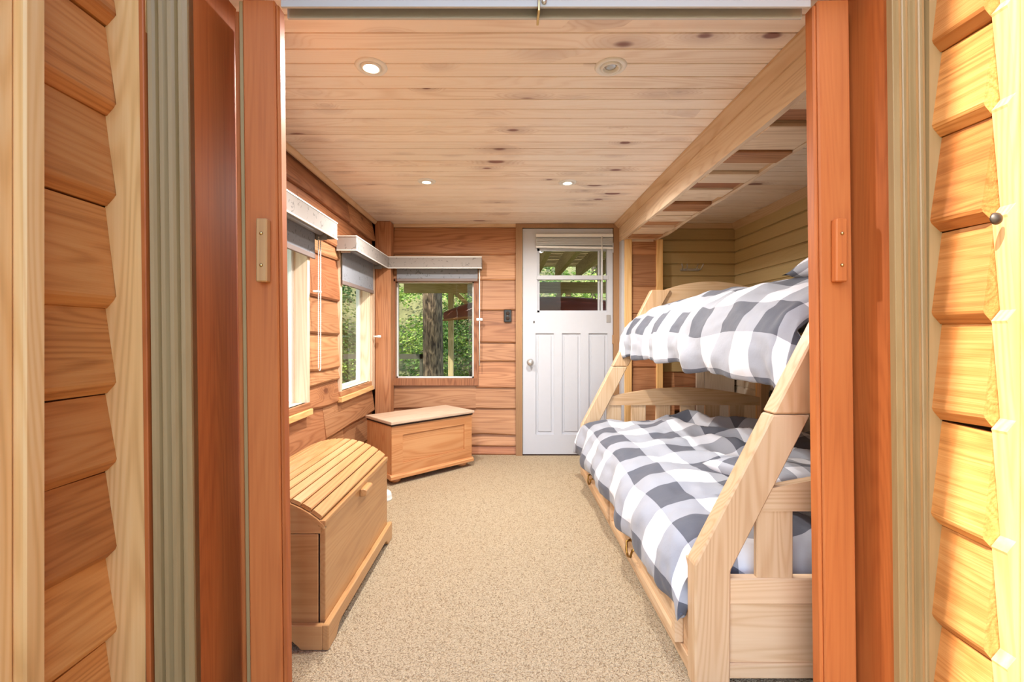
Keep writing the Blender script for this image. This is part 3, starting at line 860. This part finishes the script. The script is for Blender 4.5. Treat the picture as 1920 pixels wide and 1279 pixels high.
# plinth with cut-out feet
def plinth_poly(h, half):
    pts = [(-half, 0), (-half + .075, 0), (-half + .085, .012), (-half + .105, .03), (-half + .13, .036)]
    pts += [(half - .13, .036), (half - .105, .03), (half - .085, .012), (half - .075, 0), (half, 0), (half, h), (-half, h)]
    return pts
front_pl = plinth_poly(.088, hl + .02)
mid = [(-.16, .036), (-.14, .03), (-.12, .012), (-.11, 0.0), (.11, 0.0), (.12, .012), (.14, .03), (.16, .036)]
prism('plinth_front', plinth_poly(.088, hl + .02), 'x', hw, hw + .022, M['honey_y'], c1, .003)
prism('plinth_back', plinth_poly(.088, hl + .02), 'x', -hw - .022, -hw, M['honey_y'], c1, 0)
prism('plinth_end', plinth_poly(.086, hw), 'y', -hl - .02, -hl, M['honey_x'], c1, .003)
prism('plinth_end', plinth_poly(.086, hw), 'y', hl, hl + .02, M['honey_x'], c1, .003)
box('bottom', -hw, hw, -hl, hl, .045, .07, M['honey_y'], c1, 0)
for s in (-1, 1):
    y0, y1 = (-hl, -hl + .02) if s < 0 else (hl - .02, hl)
    box('end_panel', -hw, hw - .022, y0, y1, .07, .392, M['honey_x'], c1, .002)
    N_ = 18
    pl = [(-hw, .395)] + [(-hw + 2 * hw * i / N_, arcz(-hw + 2 * hw * i / N_) - .008) for i in range(N_ + 1)] + [(hw, .395)]
    pl[-2] = (hw - .012, pl[-2][1]); pl[-1] = (hw - .012, .395)
    e_ = prism('lid_end', pl, 'y', y0, y1, M['honey_x'], c1, 0)
    rim = [(-hw + 2 * hw * i / N_, arcz(-hw + 2 * hw * i / N_) - .004) for i in range(N_ + 1)]
    rim_b = [(a, b_ - .014) for a, b_ in rim[::-1]]
    prism('lid_rim', rim + rim_b, 'y', y0 - .004 if s < 0 else y0 + .004, y1 - .004 if s < 0 else y1 + .004, M['honey_x'], e_, 0)
box('front_panel', hw - .020, hw, -hl + .008, hl, .07, .428, M['honey_y'], c1, .002)
box('corner_gap_shade', hw - .034, hw - .021, -hl + .003, -hl + .03, .075, .42, M['dark'], c1, 0)  # dark strip standing in for the shaded gap between front and end panels
box('lid_front_rail', hw - .022, hw + .004, -hl - .002, hl + .004, .418, .440, M['honey_y'], c1, .005, 2)
box('back_panel', -hw, -hw + .018, -hl, hl, .07, .428, M['honey_y'], c1, 0)
ns = 13
def upos(f): return -hw + .012 + (2 * hw - .026) * f
for i in range(ns):
    u0, u1 = upos(i / ns), upos((i + 1) / ns)
    g = (u1 - u0) * .035
    a0, a1 = u0 + g, u1 - g
    z0, z1 = arcz(a0), arcz(a1)
    tx, tz = (a1 - a0), (z1 - z0); ln = math.hypot(tx, tz); nx, nz = -tz / ln, tx / ln
    th = .013; c_ = .004
    poly = [(a0, z0), (a0 + nx * (th - c_), z0 + nz * (th - c_)), (a0 + nx * th + tx / ln * c_, z0 + nz * th + tz / ln * c_),
            (a1 + nx * th - tx / ln * c_, z1 + nz * th - tz / ln * c_), (a1 + nx * (th - c_), z1 + nz * (th - c_)), (a1, z1)]
    prism('lid_slat', poly, 'y', -hl + .004, hl - .004, M['honey_y'], c1)
prism('lid_liner', [(upos(0), .40)] + [(upos(i / 12), arcz(upos(i / 12)) - .004) for i in range(13)] + [(upos(1), .40)], 'y', -hl + .02, hl - .02, M['dark'], c1)
hd = prism('pull', [(hw - .001, .385), (hw + .026, .388), (hw + .028, .412), (hw + .02, .418), (hw - .001, .418)], 'y', -.03, .065, M['honey_y'], c1, .003)

# ------------------------------------------------------------------ pine blanket chest across the corner
ang = math.atan2(3.775 - 3.275, -.292 + .828)
c2 = thing('blanket_chest', (-.828, 3.275, 0), 'orange pine blanket chest with worn top and bun feet in the corner', 'chest', None, ang)
LW, LD = .735, .385
for fx in (.06, LW - .06):
    for fy in (.06, LD - .05):
        lathe('bun_foot', [(0, 0), (.026, 0), (.040, .012), (.043, .024), (.034, .038), (.026, .042), (0, .042)], M['pinechest_x'], c2, 20, (fx, fy, 0))
prism('base_moulding', [(-.014, .042), (LD, .042), (LD, .075), (.0, .075), (-.004, .068), (-.014, .062)], 'x', -.012, LW + .012, M['pinechest_x'], c2)
fz0, fz1 = .075, .425
box('side_panel', 0, .02, .02, LD, fz0, fz1, M['pinechest_z'], c2, .002)
box('side_panel', LW - .02, LW, .02, LD, fz0, fz1, M['pinechest_z'], c2, .002)
box('back_panel', .02, LW - .02, LD - .02, LD, fz0, fz1, M['pinechest_x'], c2, 0)
fr_ = multi_box('front_frame', [(0, .09, 0, .02, fz0, fz1), (LW - .075, LW, 0, .02, fz0, fz1), (.09, LW - .075, 0, .02, fz0, fz0 + .075), (.09, LW - .075, 0, .02, fz1 - .07, fz1)], M['pinechest_x'], c2)
box('front_panel', .09, LW - .075, .008, .018, fz0 + .075, fz1 - .07, M['pinechest_x'], c2, .003)
box('lid', -.014, LW + .014, -.020, LD + .004, .440, .462, M['worn_top'], c2, .006, 2)
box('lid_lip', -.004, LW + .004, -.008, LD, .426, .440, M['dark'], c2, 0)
# small pale thing behind the slatted chest
tag(lathe('white_dome', [(0, .064), (.02, .062), (.036, .05), (.042, .03), (.042, .012), (.044, .01), (.044, 0), (0, 0)], M['white_plastic'], None, 24), 'small rounded white object on the carpet behind the slatted trunk', 'ornament').location = (-.80, 3.0, 0)

# ------------------------------------------------------------------ bunk bed
bed = thing('bunk_bed', (0, 0, 0), 'maple twin over full bunk bed with sloped posts and drawers', 'bed')
YN, YF = 1.39, 3.50
TH = .062
LFT = [(.58, 0.0), (.58, .383), (.815, .842), (1.118, 1.433)]
def sloped_post(y0):
    low = [(.576, 0.0), (.576, .383), (.813, .842), (.931, .842), (.686, .364), (.684, 0.0)]
    up = [(.815, .845), (1.118, 1.433), (1.262, 1.433), (.934, .845)]
    p = prism('sloped_post', low, 'y', y0, y0 + TH, M['maple_z'], bed, .005)
    prism('sloped_post_top', up, 'y', y0, y0 + TH, M['maple_z'], bed, .005)
sloped_post(YN); sloped_post(YF)
for y0 in (YN, YF):
    box('rear_post', 1.955, 2.02, y0, y0 + TH, 0, 1.433, M['maple_z'], bed, .004)
def arch(y0, x0, x1, ze, zc, zb, th=.03):
    n = 16
    top = [(x0 + (x1 - x0) * i / n, ze + (zc - ze) * math.sin(math.pi * i / n) ** .8) for i in range(n + 1)]
    return prism('arched_rail', top + [(x1, zb), (x0, zb)], 'y', y0 + .016, y0 + .016 + th, M['maple_x'], bed, 0)
for y0 in (YN, YF):
    xl = .80
    # lower end: arched rail, slats, bottom rail, panel
    n = 16
    top = [(.77 + (1.955 - .77) * i / n, .605 + .075 * math.sin(math.pi * i / n)) for i in range(n + 1)]
    prism('arched_rail', top + [(1.955, .543), (.735, .543)], 'y', y0 + .012, y0 + .045, M['maple_x'], bed, 0)
    for k in range(6):
        x = .774 + k * .19
        box('end_slat', x, x + .113, y0 + .018, y0 + .038, .33, .546, M['maple_z'], bed, .003)
    box('lower_rail', .684, 1.955, y0 + .012, y0 + .045, .255, .335, M['maple_x'], bed, .004)
    box('end_panel', .684, 1.955, y0 + .022, y0 + .035, .07, .256, M['maple_x'], bed, 0)
    box('bottom_rail', .684, 1.955, y0 + .012, y0 + .045, .025, .072, M['maple_x'], bed, .004)
    arch(y0, 1.20, 1.955, 1.425, 1.50, 1.27)
    box('upper_rail', 1.0, 1.955, y0 + .016, y0 + .046, .90, 1.0, M['maple_x'], bed, .003)
box('side_rail', .985, 1.015, YN + TH, YF, .94, 1.08, M['maple_y'], bed, .004)
box('side_rail', .592, .622, YN + TH, YF, .22, .36, M['maple_y'], bed, .004)
box('rear_rail', 1.97, 2.0, YN + TH, YF, .94, 1.08, M['maple_y'], bed, .004)
box('bunk_base', 1.015, 1.97, YN + TH, YF, .985, 1.005, M['maple_y'], bed, 0)
box('lower_base', .622, 1.97, YN + TH, YF, .26, .28, M['maple_y'], bed, 0)
# drawer box under the bed
box('under_panel', .588, .606, YN + TH, YF, .02, .225, M['maple_y'], bed, .002)
box('kick_rail', .578, .60, YN + TH, YF, .012, .062, M['maple_y'], bed, .003)
for y0, y1, hy in ((1.515, 2.465, 2.02), (2.52, 3.46, 2.99)):
    dr = multi_box('drawer_front', [(.560, .587, y0, y1, .064, .09), (.560, .587, y0, y1, .19, .218), (.560, .587, y0, y0 + .03, .09, .19), (.560, .587, y1 - .03, y1, .09, .19), (.572, .587, y0 + .03, y1 - .03, .09, .19)], M['maple_y'], bed)
    hp = tube('bail_pull', [(.566, hy - .045, .158), (.545, hy - .045, .150), (.540, hy - .035, .118), (.538, hy, .104), (.540, hy + .035, .118), (.545, hy + .045, .150), (.566, hy + .045, .158)], .0055, M['brass'], dr, 8)
    for s in (-.045, .045):
        lathe('rosette', [(0, -.012), (.008, -.011), (.014, -.004), (.015, .0), (0, 0)], M['brass'], hp if False else dr, 14, (.572, hy + s, .158), 'x')
# lower mattress seen through the end slats
mt = box('mattress', .655, 1.945, 1.50, 3.47, .285, .40, M['white_plastic'], None, .03, 3)
tag(mt, 'white mattress under the lower checked comforter', 'mattress')

# ------------------------------------------------------------------ comforters and pillows
def smooth_path(ctrl, step):
    P = [Vector((c[0], c[1], 0)) for c in ctrl]
    dense = []
    for i in range(len(P) - 1):
        p0, p1, p2, p3 = P[max(i - 1, 0)], P[i], P[i + 1], P[min(i + 2, len(P) - 1)]
        for k in range(24):
            t = k / 24
            dense.append(0.5 * ((2 * p1) + (p2 - p0) * t + (2 * p0 - 5 * p1 + 4 * p2 - p3) * t * t + (3 * p1 - p0 - 3 * p2 + p3) * t ** 3))
    dense.append(P[-1])
    out = [dense[0]]; acc = 0.0; s = [0.0]; tot = 0.0
    for a, b_ in zip(dense[:-1], dense[1:]):
        acc += (b_ - a).length; tot += (b_ - a).length
        if acc >= step: out.append(b_); s.append(tot); acc = 0.0
    return out, s

def comforter(name, cs, ys, zmin, u_ref, v_ref, rough_fn, label, step=.015, hangz=None, puff=.022, flip=(0, 0)):
    A, sa = smooth_path(cs, step)
    B, sb = smooth_path(ys, step)
    me = bpy.data.meshes.new(name)
    na, nb = len(A), len(B)
    verts, uvs = [], []
    # arc length where the cross-section passes hangz
    s0 = min(range(na), key=lambda i: abs(A[i].y - hangz) + (0 if i > na * .4 else 9))
    for j in range(nb):
        yb, dzb = B[j].x, B[j].y
        for i in range(na):
            x, z = A[i].x, A[i].y
            ta = A[min(i + 1, na - 1)] - A[max(i - 1, 0)]; ta = ta.normalized()
            nx, nz = ta.y, -ta.x            # outward normal of the section (path runs toward -x)
            hang = max(0.0, min(1.0, (-ta.y)))
            q = Vector((sa[i] * 1.0, sb[j] * 1.0, 3.3))
            n_ = puff * (noise.noise(q * 5.0) + .6 * noise.noise(q * 11.0) - .45 * abs(noise.noise(q * 17.0)) + .3 * noise.noise(q * 28.0))
            cell = abs(math.sin(math.pi * sb[j] / .31 + .4)) ** .5
            n_ += .012 * (cell - .6) * (.4 + .6 * hang)
            n_ += rough_fn(x, yb, hang)
            if hang > .4:
                k_ = (sa[i] - sa[s0]) / max(1e-3, sa[-1] - sa[s0])
                n_ += max(0, k_) * .022 * math.sin(sb[j] * 14 + 3 * noise.noise(Vector((sb[j] * 2.0, 1, 1))))
            zz_ = z + dzb * (1 - hang) + nz * n_
            zz_ += hang * .03 * noise.noise(Vector((0.2, sb[j] * 3.0, 5.0)))
            tk_ = max(0.0, min(1.0, (1.535 - yb) / .06)); tk_ = tk_ * tk_ * (3 - 2 * tk_) * hang
            zz_ -= .03 * tk_
            verts.append((x + nx * n_ * (1 - tk_) + (.020 if hangz < .6 else .02) * tk_, yb, max(zz_, zmin + .02 * noise.noise(Vector((sb[j] * 3.1, 7.0, 1.0))))))
            wob = .022 * noise.noise(Vector((sa[i] * 3.0, sb[j] * 3.0, 8.0)))
            wob2 = .022 * noise.noise(Vector((sa[i] * 3.0, sb[j] * 3.0, 18.0)))
            uvs.append((sa[i] - sa[s0] + wob + flip[0] * .155 + 10 * .155 * 2, yb + (0 if abs(dzb) < 1e-6 else -dzb * (1 if yb > 2.5 else -1)) - v_ref + wob2 + flip[1] * .155 + 10 * .155 * 2))
    faces = [(j * na + i, j * na + i + 1, (j + 1) * na + i + 1, (j + 1) * na + i) for j in range(nb - 1) for i in range(na - 1)]
    me.from_pydata(verts, [], faces)
    uvl = me.uv_layers.new(name='UVMap')
    for lp in me.loops: uvl.data[lp.index].uv = uvs[lp.vertex_index]
    for p in me.polygons: p.use_smooth = True
    bm = bmesh.new(); bm.from_mesh(me); bmesh.ops.recalc_face_normals(bm, faces=bm.faces[:])
    up = sum(f.normal.z for f in bm.faces)
    if up < 0: bmesh.ops.reverse_faces(bm, faces=bm.faces[:])
    bm.to_mesh(me); bm.free()
    me.materials.append(M['plaid'])
    o = bpy.data.objects.new(name, me); COL.objects.link(o)
    sm = o.modifiers.new('thick', 'SOLIDIFY'); sm.thickness = .03; sm.offset = -1.0
    ss = o.modifiers.new('soft', 'SUBSURF'); ss.levels = 1; ss.render_levels = 1
    return tag(o, label, 'comforter')

def ridged(x, y, s, k):
    return 1 - abs(2 * noise.noise(Vector((x * s + k, y * s - k, k)))) * 1.6
comforter('comforter', [(1.93, 1.10), (1.90, 1.24), (1.75, 1.31), (1.5, 1.345), (1.2, 1.325), (1.03, 1.265), (.935, 1.17), (.895, 1.06), (.885, .98), (.895, .925), (.905, .905)],
          [(3.52, -.24), (3.515, -.12), (3.47, -.03), (3.35, .0), (2.6, .0), (1.7, .0), (1.56, -.01), (1.49, -.06), (1.475, -.2)], .89, 0, 1.554 - .0775,
          lambda x, y, h: (.012 * ridged(x, y, 2.2, 4.0)) * (.4 + .6 * h) - .006,
          'grey and white buffalo check comforter on the upper bunk', hangz=1.082, flip=(0, 1))
def low_rough(x, y, h):
    f = max(0.0, min(1.0, (x - .85) / .4)) * (1 - h)
    return f * (.07 * ridged(x * 1.3 + y * .5, y * 1.1, 2.0, 2.0) - .02 + .045 * ridged(x, y, 4.2, 7.0)) + .006 * ridged(x, y, 2.4, 5.0)
comforter('comforter', [(1.90, .43), (1.6, .455), (1.2, .455), (.85, .455), (.70, .445), (.605, .405), (.555, .33), (.532, .25), (.532, .205), (.535, .185)],
          [(3.475, -.20), (3.47, -.10), (3.43, -.02), (3.3, .0), (2.6, .0), (1.75, .0), (1.60, -.005), (1.52, -.03), (1.475, -.10), (1.465, -.25)], .165, 0, 1.63,
          low_rough, 'rumpled grey and white buffalo check comforter on the lower bunk', hangz=.40)

def pillow(name, w_, d_, h_, mat, loc, rot, label):
    n = 22; verts = []; uvs = []; faces = []
    for s in (1, -1):
        for j in range(n + 1):
            for i in range(n + 1):
                u, v = 2 * i / n - 1, 2 * j / n - 1
                e_ = max(0, (1 - abs(u) ** 2.6)) ** .55 * max(0, (1 - abs(v) ** 2.6)) ** .55
                pin = 1 - .09 * (1 - abs(u)) * abs(v) ** 3 - .0
                x = u * w_ / 2 * (1 - .07 * (1 - v * v) * abs(u) ** 4); y = v * d_ / 2 * (1 - .07 * (1 - u * u) * abs(v) ** 4)
                z = s * h_ / 2 * e_ + .012 * e_ * noise.noise(Vector((u * 2.5, v * 2.5, s * 3.0)))
                verts.append((x, y, z)); uvs.append((x + 10 * .155, y + 10 * .155))
    st = (n + 1) ** 2
    for s in (0, 1):
        for j in range(n):
            for i in range(n):
                a = s * st + j * (n + 1) + i
                faces.append((a, a + 1, a + n + 2, a + n + 1))
    me = bpy.data.meshes.new(name); me.from_pydata(verts, [], faces)
    uvl = me.uv_layers.new(name='UVMap')
    for lp in me.loops: uvl.data[lp.index].uv = uvs[lp.vertex_index]
    bm = bmesh.new(); bm.from_mesh(me)
    bmesh.ops.remove_doubles(bm, verts=bm.verts[:], dist=1e-5); bmesh.ops.recalc_face_normals(bm, faces=bm.faces[:])
    bm.to_mesh(me); bm.free()
    for p in me.polygons: p.use_smooth = True
    me.materials.append(mat)
    o = bpy.data.objects.new(name, me); COL.objects.link(o)
    o.location = loc; o.rotation_euler = rot
    return tag(o, label, 'pillow')
pillow('pillow', .68, .42, .16, M['plaid'], (1.50, 1.72, 1.392), (R(-16), R(0), R(4)), 'checked pillow on the upper bunk beside the right folding door')
pillow('pillow', .62, .40, .13, M['plaid_small'], (1.14, 1.76, .535), (R(-6), R(8), R(12)), 'small check pillow on the lower bunk behind the sloped post')

# ------------------------------------------------------------------ outside: ground, deck above, trunk, canoe, trees
gm = bmesh.new()
n = 30; vv = {}
for i in range(n + 1):
    for j in range(n + 1):
        x = -16 + 30 * i / n; y_ = -8 + 28 * j / n
        rise = max(0.0, math.hypot(max(0, -x - 3.0), max(0, y_ - 9.5)) - 3.0)
        z = -.35 + .12 * noise.noise(Vector((x * .5, y_ * .5, 0))) + rise * 1.05 + (.5 * noise.noise(Vector((x * .8, y_ * .8, 4))) if rise > 0 else 0)
        vv[i, j] = gm.verts.new((x, y_, z))
for i in range(n):
    for j in range(n): gm.faces.new((vv[i, j], vv[i + 1, j], vv[i + 1, j + 1], vv[i, j + 1]))
gr = struct(bm_obj('ground', gm, M['soil'], None, True), 'forest floor outside the cottage')

dk = thing('upper_deck', (0, 4.40, 2.12), 'weathered wooden deck overhead seen through the door window', 'deck')
for k in range(13):
    x = -2.1 + k * .37
    box('joist', x, x + .07, 0, 3.7, 0, .2, M['deck_y'], dk, 0)
y = 0.0
pl_me = None
while y < 3.75:
    o = box('deck_board', -2.2, 2.6, y, y + .118, .2, .23, M['deck_x'], dk, 0) if pl_me is None else None
    if pl_me is None: pl_me = o.data
    else:
        o = bpy.data.objects.new('deck_board', pl_me); COL.objects.link(o); o.parent = dk; o.location = (0, y, 0)
    y += .138
YD = 8.0
box('beam', -1.81, 2.6, YD - 4.40, YD - 4.40 + .1, PZ(549, YD) - 2.12, PZ(529, YD) - 2.12, M['deck_x'], dk, 0)
for px in (845, 1066):
    x = PX(px, YD)
    box('deck_post', x - .045, x + .045, YD - 4.40 + .0, YD - 4.31, -2.7, PZ(549, YD) - 2.12, M['deck_z'], dk, 0)
def brace(xa, za, xb, zb):
    w2 = .05
    prism('brace', [(xa - w2, za), (xa + w2, za), (xb + w2, zb), (xb - w2, zb)], 'y', YD - 4.36, YD - 4.31, M['deck_x'], dk)
brace(PX(851, YD), PZ(547, YD) - 2.12, PX(892, YD), PZ(585, YD) - 2.12)
brace(PX(1052, YD), PZ(548, YD) - 2.12, PX(1032, YD), PZ(583, YD) - 2.12)
# eave added out of view to keep sun out of the left windows
struct(box('sun_block_eave', -2.45, -1.36, .25, 4.40, 2.32, 2.36, M['deck_y'], None, 0), 'unseen eave added to block sun from the left windows')
# railing panel
rp = thing('deck_gate', (0, 5.6, -.3), 'dark framed glass railing panel seen low in the far window', 'railing')
rx0, rx1 = PX(735, 5.6), PX(792, 5.6)
zt = PZ(664, 5.6) + .3
box('post', rx1 - .035, rx1, 0, .05, 0, zt, M['gate'], rp, 0)
box('top_rail', rx0 - .6, rx1, 0, .05, zt - .06, zt, M['gate'], rp, 0)
box('pane', rx0 - .6, rx1 - .035, .022, .028, .1, zt - .06, M['glass'], rp, 0)

def bark_mat():
    m, nt, bs = newmat('bark')
    L = nt.links.new
    tc = N(nt, 'ShaderNodeTexCoord'); mp = N(nt, 'ShaderNodeMapping'); mp.inputs['Scale'].default_value = (16, 16, 3.5)
    L(tc.outputs['Object'], mp.inputs['Vector'])
    n = N(nt, 'ShaderNodeTexNoise'); n.inputs['Scale'].default_value = 1.6; n.inputs['Detail'].default_value = 5.0; n.inputs['Distortion'].default_value = .6
    L(mp.outputs[0], n.inputs['Vector'])
    cr = N(nt, 'ShaderNodeValToRGB'); e = cr.color_ramp.elements
    e[0].position = .35; e[0].color = C(58, 44, 34); e[1].position = .65; e[1].color = C(150, 124, 98)
    L(n.outputs['Fac'], cr.inputs[0]); L(cr.outputs[0], bs.inputs['Base Color'])
    bs.inputs['Roughness'].default_value = .95
    bp = N(nt, 'ShaderNodeBump'); bp.inputs['Strength'].default_value = 1.0; bp.inputs['Distance'].default_value = .03
    L(n.outputs['Fac'], bp.inputs['Height']); L(bp.outputs[0], bs.inputs['Normal'])
    return m
M['bark'] = bark_mat()
def leaf_mat(name, a, b_):
    m, nt, bs = newmat(name)
    L = nt.links.new
    ge = N(nt, 'ShaderNodeNewGeometry')
    cr = N(nt, 'ShaderNodeValToRGB'); e = cr.color_ramp.elements
    e[0].color = C(*a); e[1].color = C(*b_)
    L(ge.outputs['Random Per Island'], cr.inputs[0]); L(cr.outputs[0], bs.inputs['Base Color'])
    bs.inputs['Roughness'].default_value = .6
    tl = N(nt, 'ShaderNodeBsdfTranslucent'); L(cr.outputs[0], tl.inputs[0])
    mx = N(nt, 'ShaderNodeMixShader'); mx.inputs[0].default_value = .35
    out = nt.nodes['Material Output']
    L(bs.outputs[0], mx.inputs[1]); L(tl.outputs[0], mx.inputs[2]); L(mx.outputs[0], out.inputs[0])
    return m
M['leaf_a'] = leaf_mat('hemlock_needles', (52, 84, 40), (126, 158, 74))
M['leaf_b'] = leaf_mat('maple_leaves', (82, 118, 46), (188, 204, 104))

def trunk_obj(t, h, r0, r1):
    prof = []
    rings = 12; seg = 14; verts = []; faces = []
    for i in range(rings + 1):
        z = h * i / rings; r = r0 + (r1 - r0) * i / rings
        for k in range(seg):
            a = 2 * math.pi * k / seg
            rr = r * (1 + .07 * noise.noise(Vector((math.cos(a) * 2, math.sin(a) * 2, z * .8))))
            verts.append((rr * math.cos(a) + .05 * noise.noise(Vector((z * .5, 1, t.location.x))), rr * math.sin(a), z))
    for i in range(rings):
        for k in range(seg):
            faces.append((i * seg + k, i * seg + (k + 1) % seg, (i + 1) * seg + (k + 1) % seg, (i + 1) * seg + k))
    return mesh_obj('trunk', verts, faces, M['bark'], t, True)

def tree(loc, h, rad, nleaf, mat, label, lsize=.085, zlow=.3, tr=.09, rnd=None):
    t = thing('tree', loc, label, 'tree', 'trees outside the windows')
    trunk_obj(t, h, tr, tr * .4)
    rnd = random.Random(int(abs(loc[0] * 131 + loc[1] * 977)))
    verts, faces = [], []
    nb = max(14, nleaf // 160)
    for b_ in range(nb):
        z0 = zlow + (h - zlow) * rnd.random()
        a = rnd.uniform(0, 2 * math.pi); ln = rad * (1 - .55 * (z0 / h)) * rnd.uniform(.55, 1.1)
        dirv = Vector((math.cos(a), math.sin(a), -.18)); side = Vector((-math.sin(a), math.cos(a), 0))
        for q in range(nleaf // nb):
            f = rnd.random() ** .7
            p = Vector((0, 0, z0)) + dirv * ln * f + side * rnd.gauss(0, .16) * (.4 + f * .8) + Vector((0, 0, rnd.gauss(0, .07) - .25 * f * f))
            d1 = (dirv + side * rnd.uniform(-1, 1) + Vector((0, 0, rnd.uniform(-.5, .3)))).normalized() * lsize * rnd.uniform(.6, 1.3)
            d2 = d1.cross(Vector((rnd.uniform(-1, 1), rnd.uniform(-1, 1), rnd.uniform(.2, 1)))).normalized() * lsize * .32
            i0 = len(verts)
            verts += [tuple(p), tuple(p + d1 * .5 + d2), tuple(p + d1), tuple(p + d1 * .5 - d2)]
            faces.append((i0, i0 + 1, i0 + 2, i0 + 3))
    me = bpy.data.meshes.new('foliage'); me.from_pydata(verts, [], faces); me.materials.append(mat)
    o = bpy.data.objects.new('foliage', me); COL.objects.link(o); o.parent = t
    stuff(o)
    return t
tk = thing('tree', (PX(812, 9.0), 9.0, -.4), 'thick straight tree trunk seen in the middle of the far window', 'tree', 'trees outside the windows')
trunk_obj(tk, 9.0, .205, .17)
trees = [((-3.75, 8.3, -.4), 5.0, 1.5, 8000, 'leaf_a', 'dark hemlock outside the farther left window'),
         ((-4.6, 7.2, -.4), 6.5, 2.0, 9000, 'leaf_a', 'hemlock farther out beyond the left windows'),
         ((-4.6, 11.2, -.4), 7.0, 2.1, 12000, 'leaf_b', 'sunlit leafy tree left of the thick trunk'),
         ((-1.86, 11.4, -.4), 7.5, 2.1, 15000, 'leaf_b', 'bright leafy tree directly behind the thick trunk'),
         ((-.9, 11.6, -.4), 6.0, 1.9, 13000, 'leaf_a', 'green tree behind the deck post in the far window'),
         ((.6, 12.5, -.4), 6.5, 2.0, 9000, 'leaf_b', 'yellow green tree at the left of the door window'),
         ((2.2, 11.5, -.4), 6.5, 2.0, 9000, 'leaf_b', 'pale green tree at the right of the door window'),
         ((-5.8, 11.5, -.4), 8.0, 2.6, 10000, 'leaf_a', 'distant hemlock at the far left through the windows'),
         ((-4.3, 5.4, -.4), 4.6, 1.2, 4200, 'leaf_a', 'hemlock close to the near left window'),
         ((4.4, 13.5, -.4), 7.0, 2.4, 4000, 'leaf_a', 'distant tree beyond the canoe'),
         ((-1.4, 15.0, -.4), 9.0, 3.4, 16000, 'leaf_a', 'farthest dark tree closing the view behind the trunk')]
for loc, h, rad, nl, mk, lab in trees:
    tree(loc, h, rad, nl, M[mk], lab)
# canoe stored on the deck rail
cn = thing('canoe', (.53, 7.2, PZ(592, 7.2)), 'dark red canoe stored upside down beyond the door', 'canoe', None, R(-4))
def canoe_mesh(name, mat, sc_, parent):
    nu, nv = 24, 10; verts = []; faces = []
    Lc = 1.55
    for i in range(nu + 1):
        u = -1 + 2 * i / nu
        bwid_ = .40 * (1 - abs(u) ** 2.2) ** .8 * sc_ + .004
        ht = .30 * sc_ * (1 - .25 * abs(u) ** 3)
        rise = -.07 * abs(u) ** 3
        for k in range(nv + 1):
            a = math.pi * k / nv
            verts.append((u * Lc * (1 if sc_ == 1 else .985), bwid_ * math.cos(a), rise + ht * math.sin(a) ** .8 * (1 - abs(u) ** 4 * .45)))
    for i in range(nu):
        for k in range(nv):
            a = i * (nv + 1) + k
            faces.append((a, a + 1, a + nv + 2, a + nv + 1))
    return mesh_obj(name, verts, faces, mat, parent, True)
canoe_mesh('hull', M['canoe'], 1.0, cn); canoe_mesh('lining', M['canoe_in'], .96, cn)
for s in (-1, 1):
    tube('gunwale', [(u * 1.55, s * (.40 * (1 - abs(u) ** 2.2) ** .8 + .006), -.07 * abs(u) ** 3) for u in [-1 + i / 8 for i in range(17)]], .016, M['canoe_in'], cn, 6)
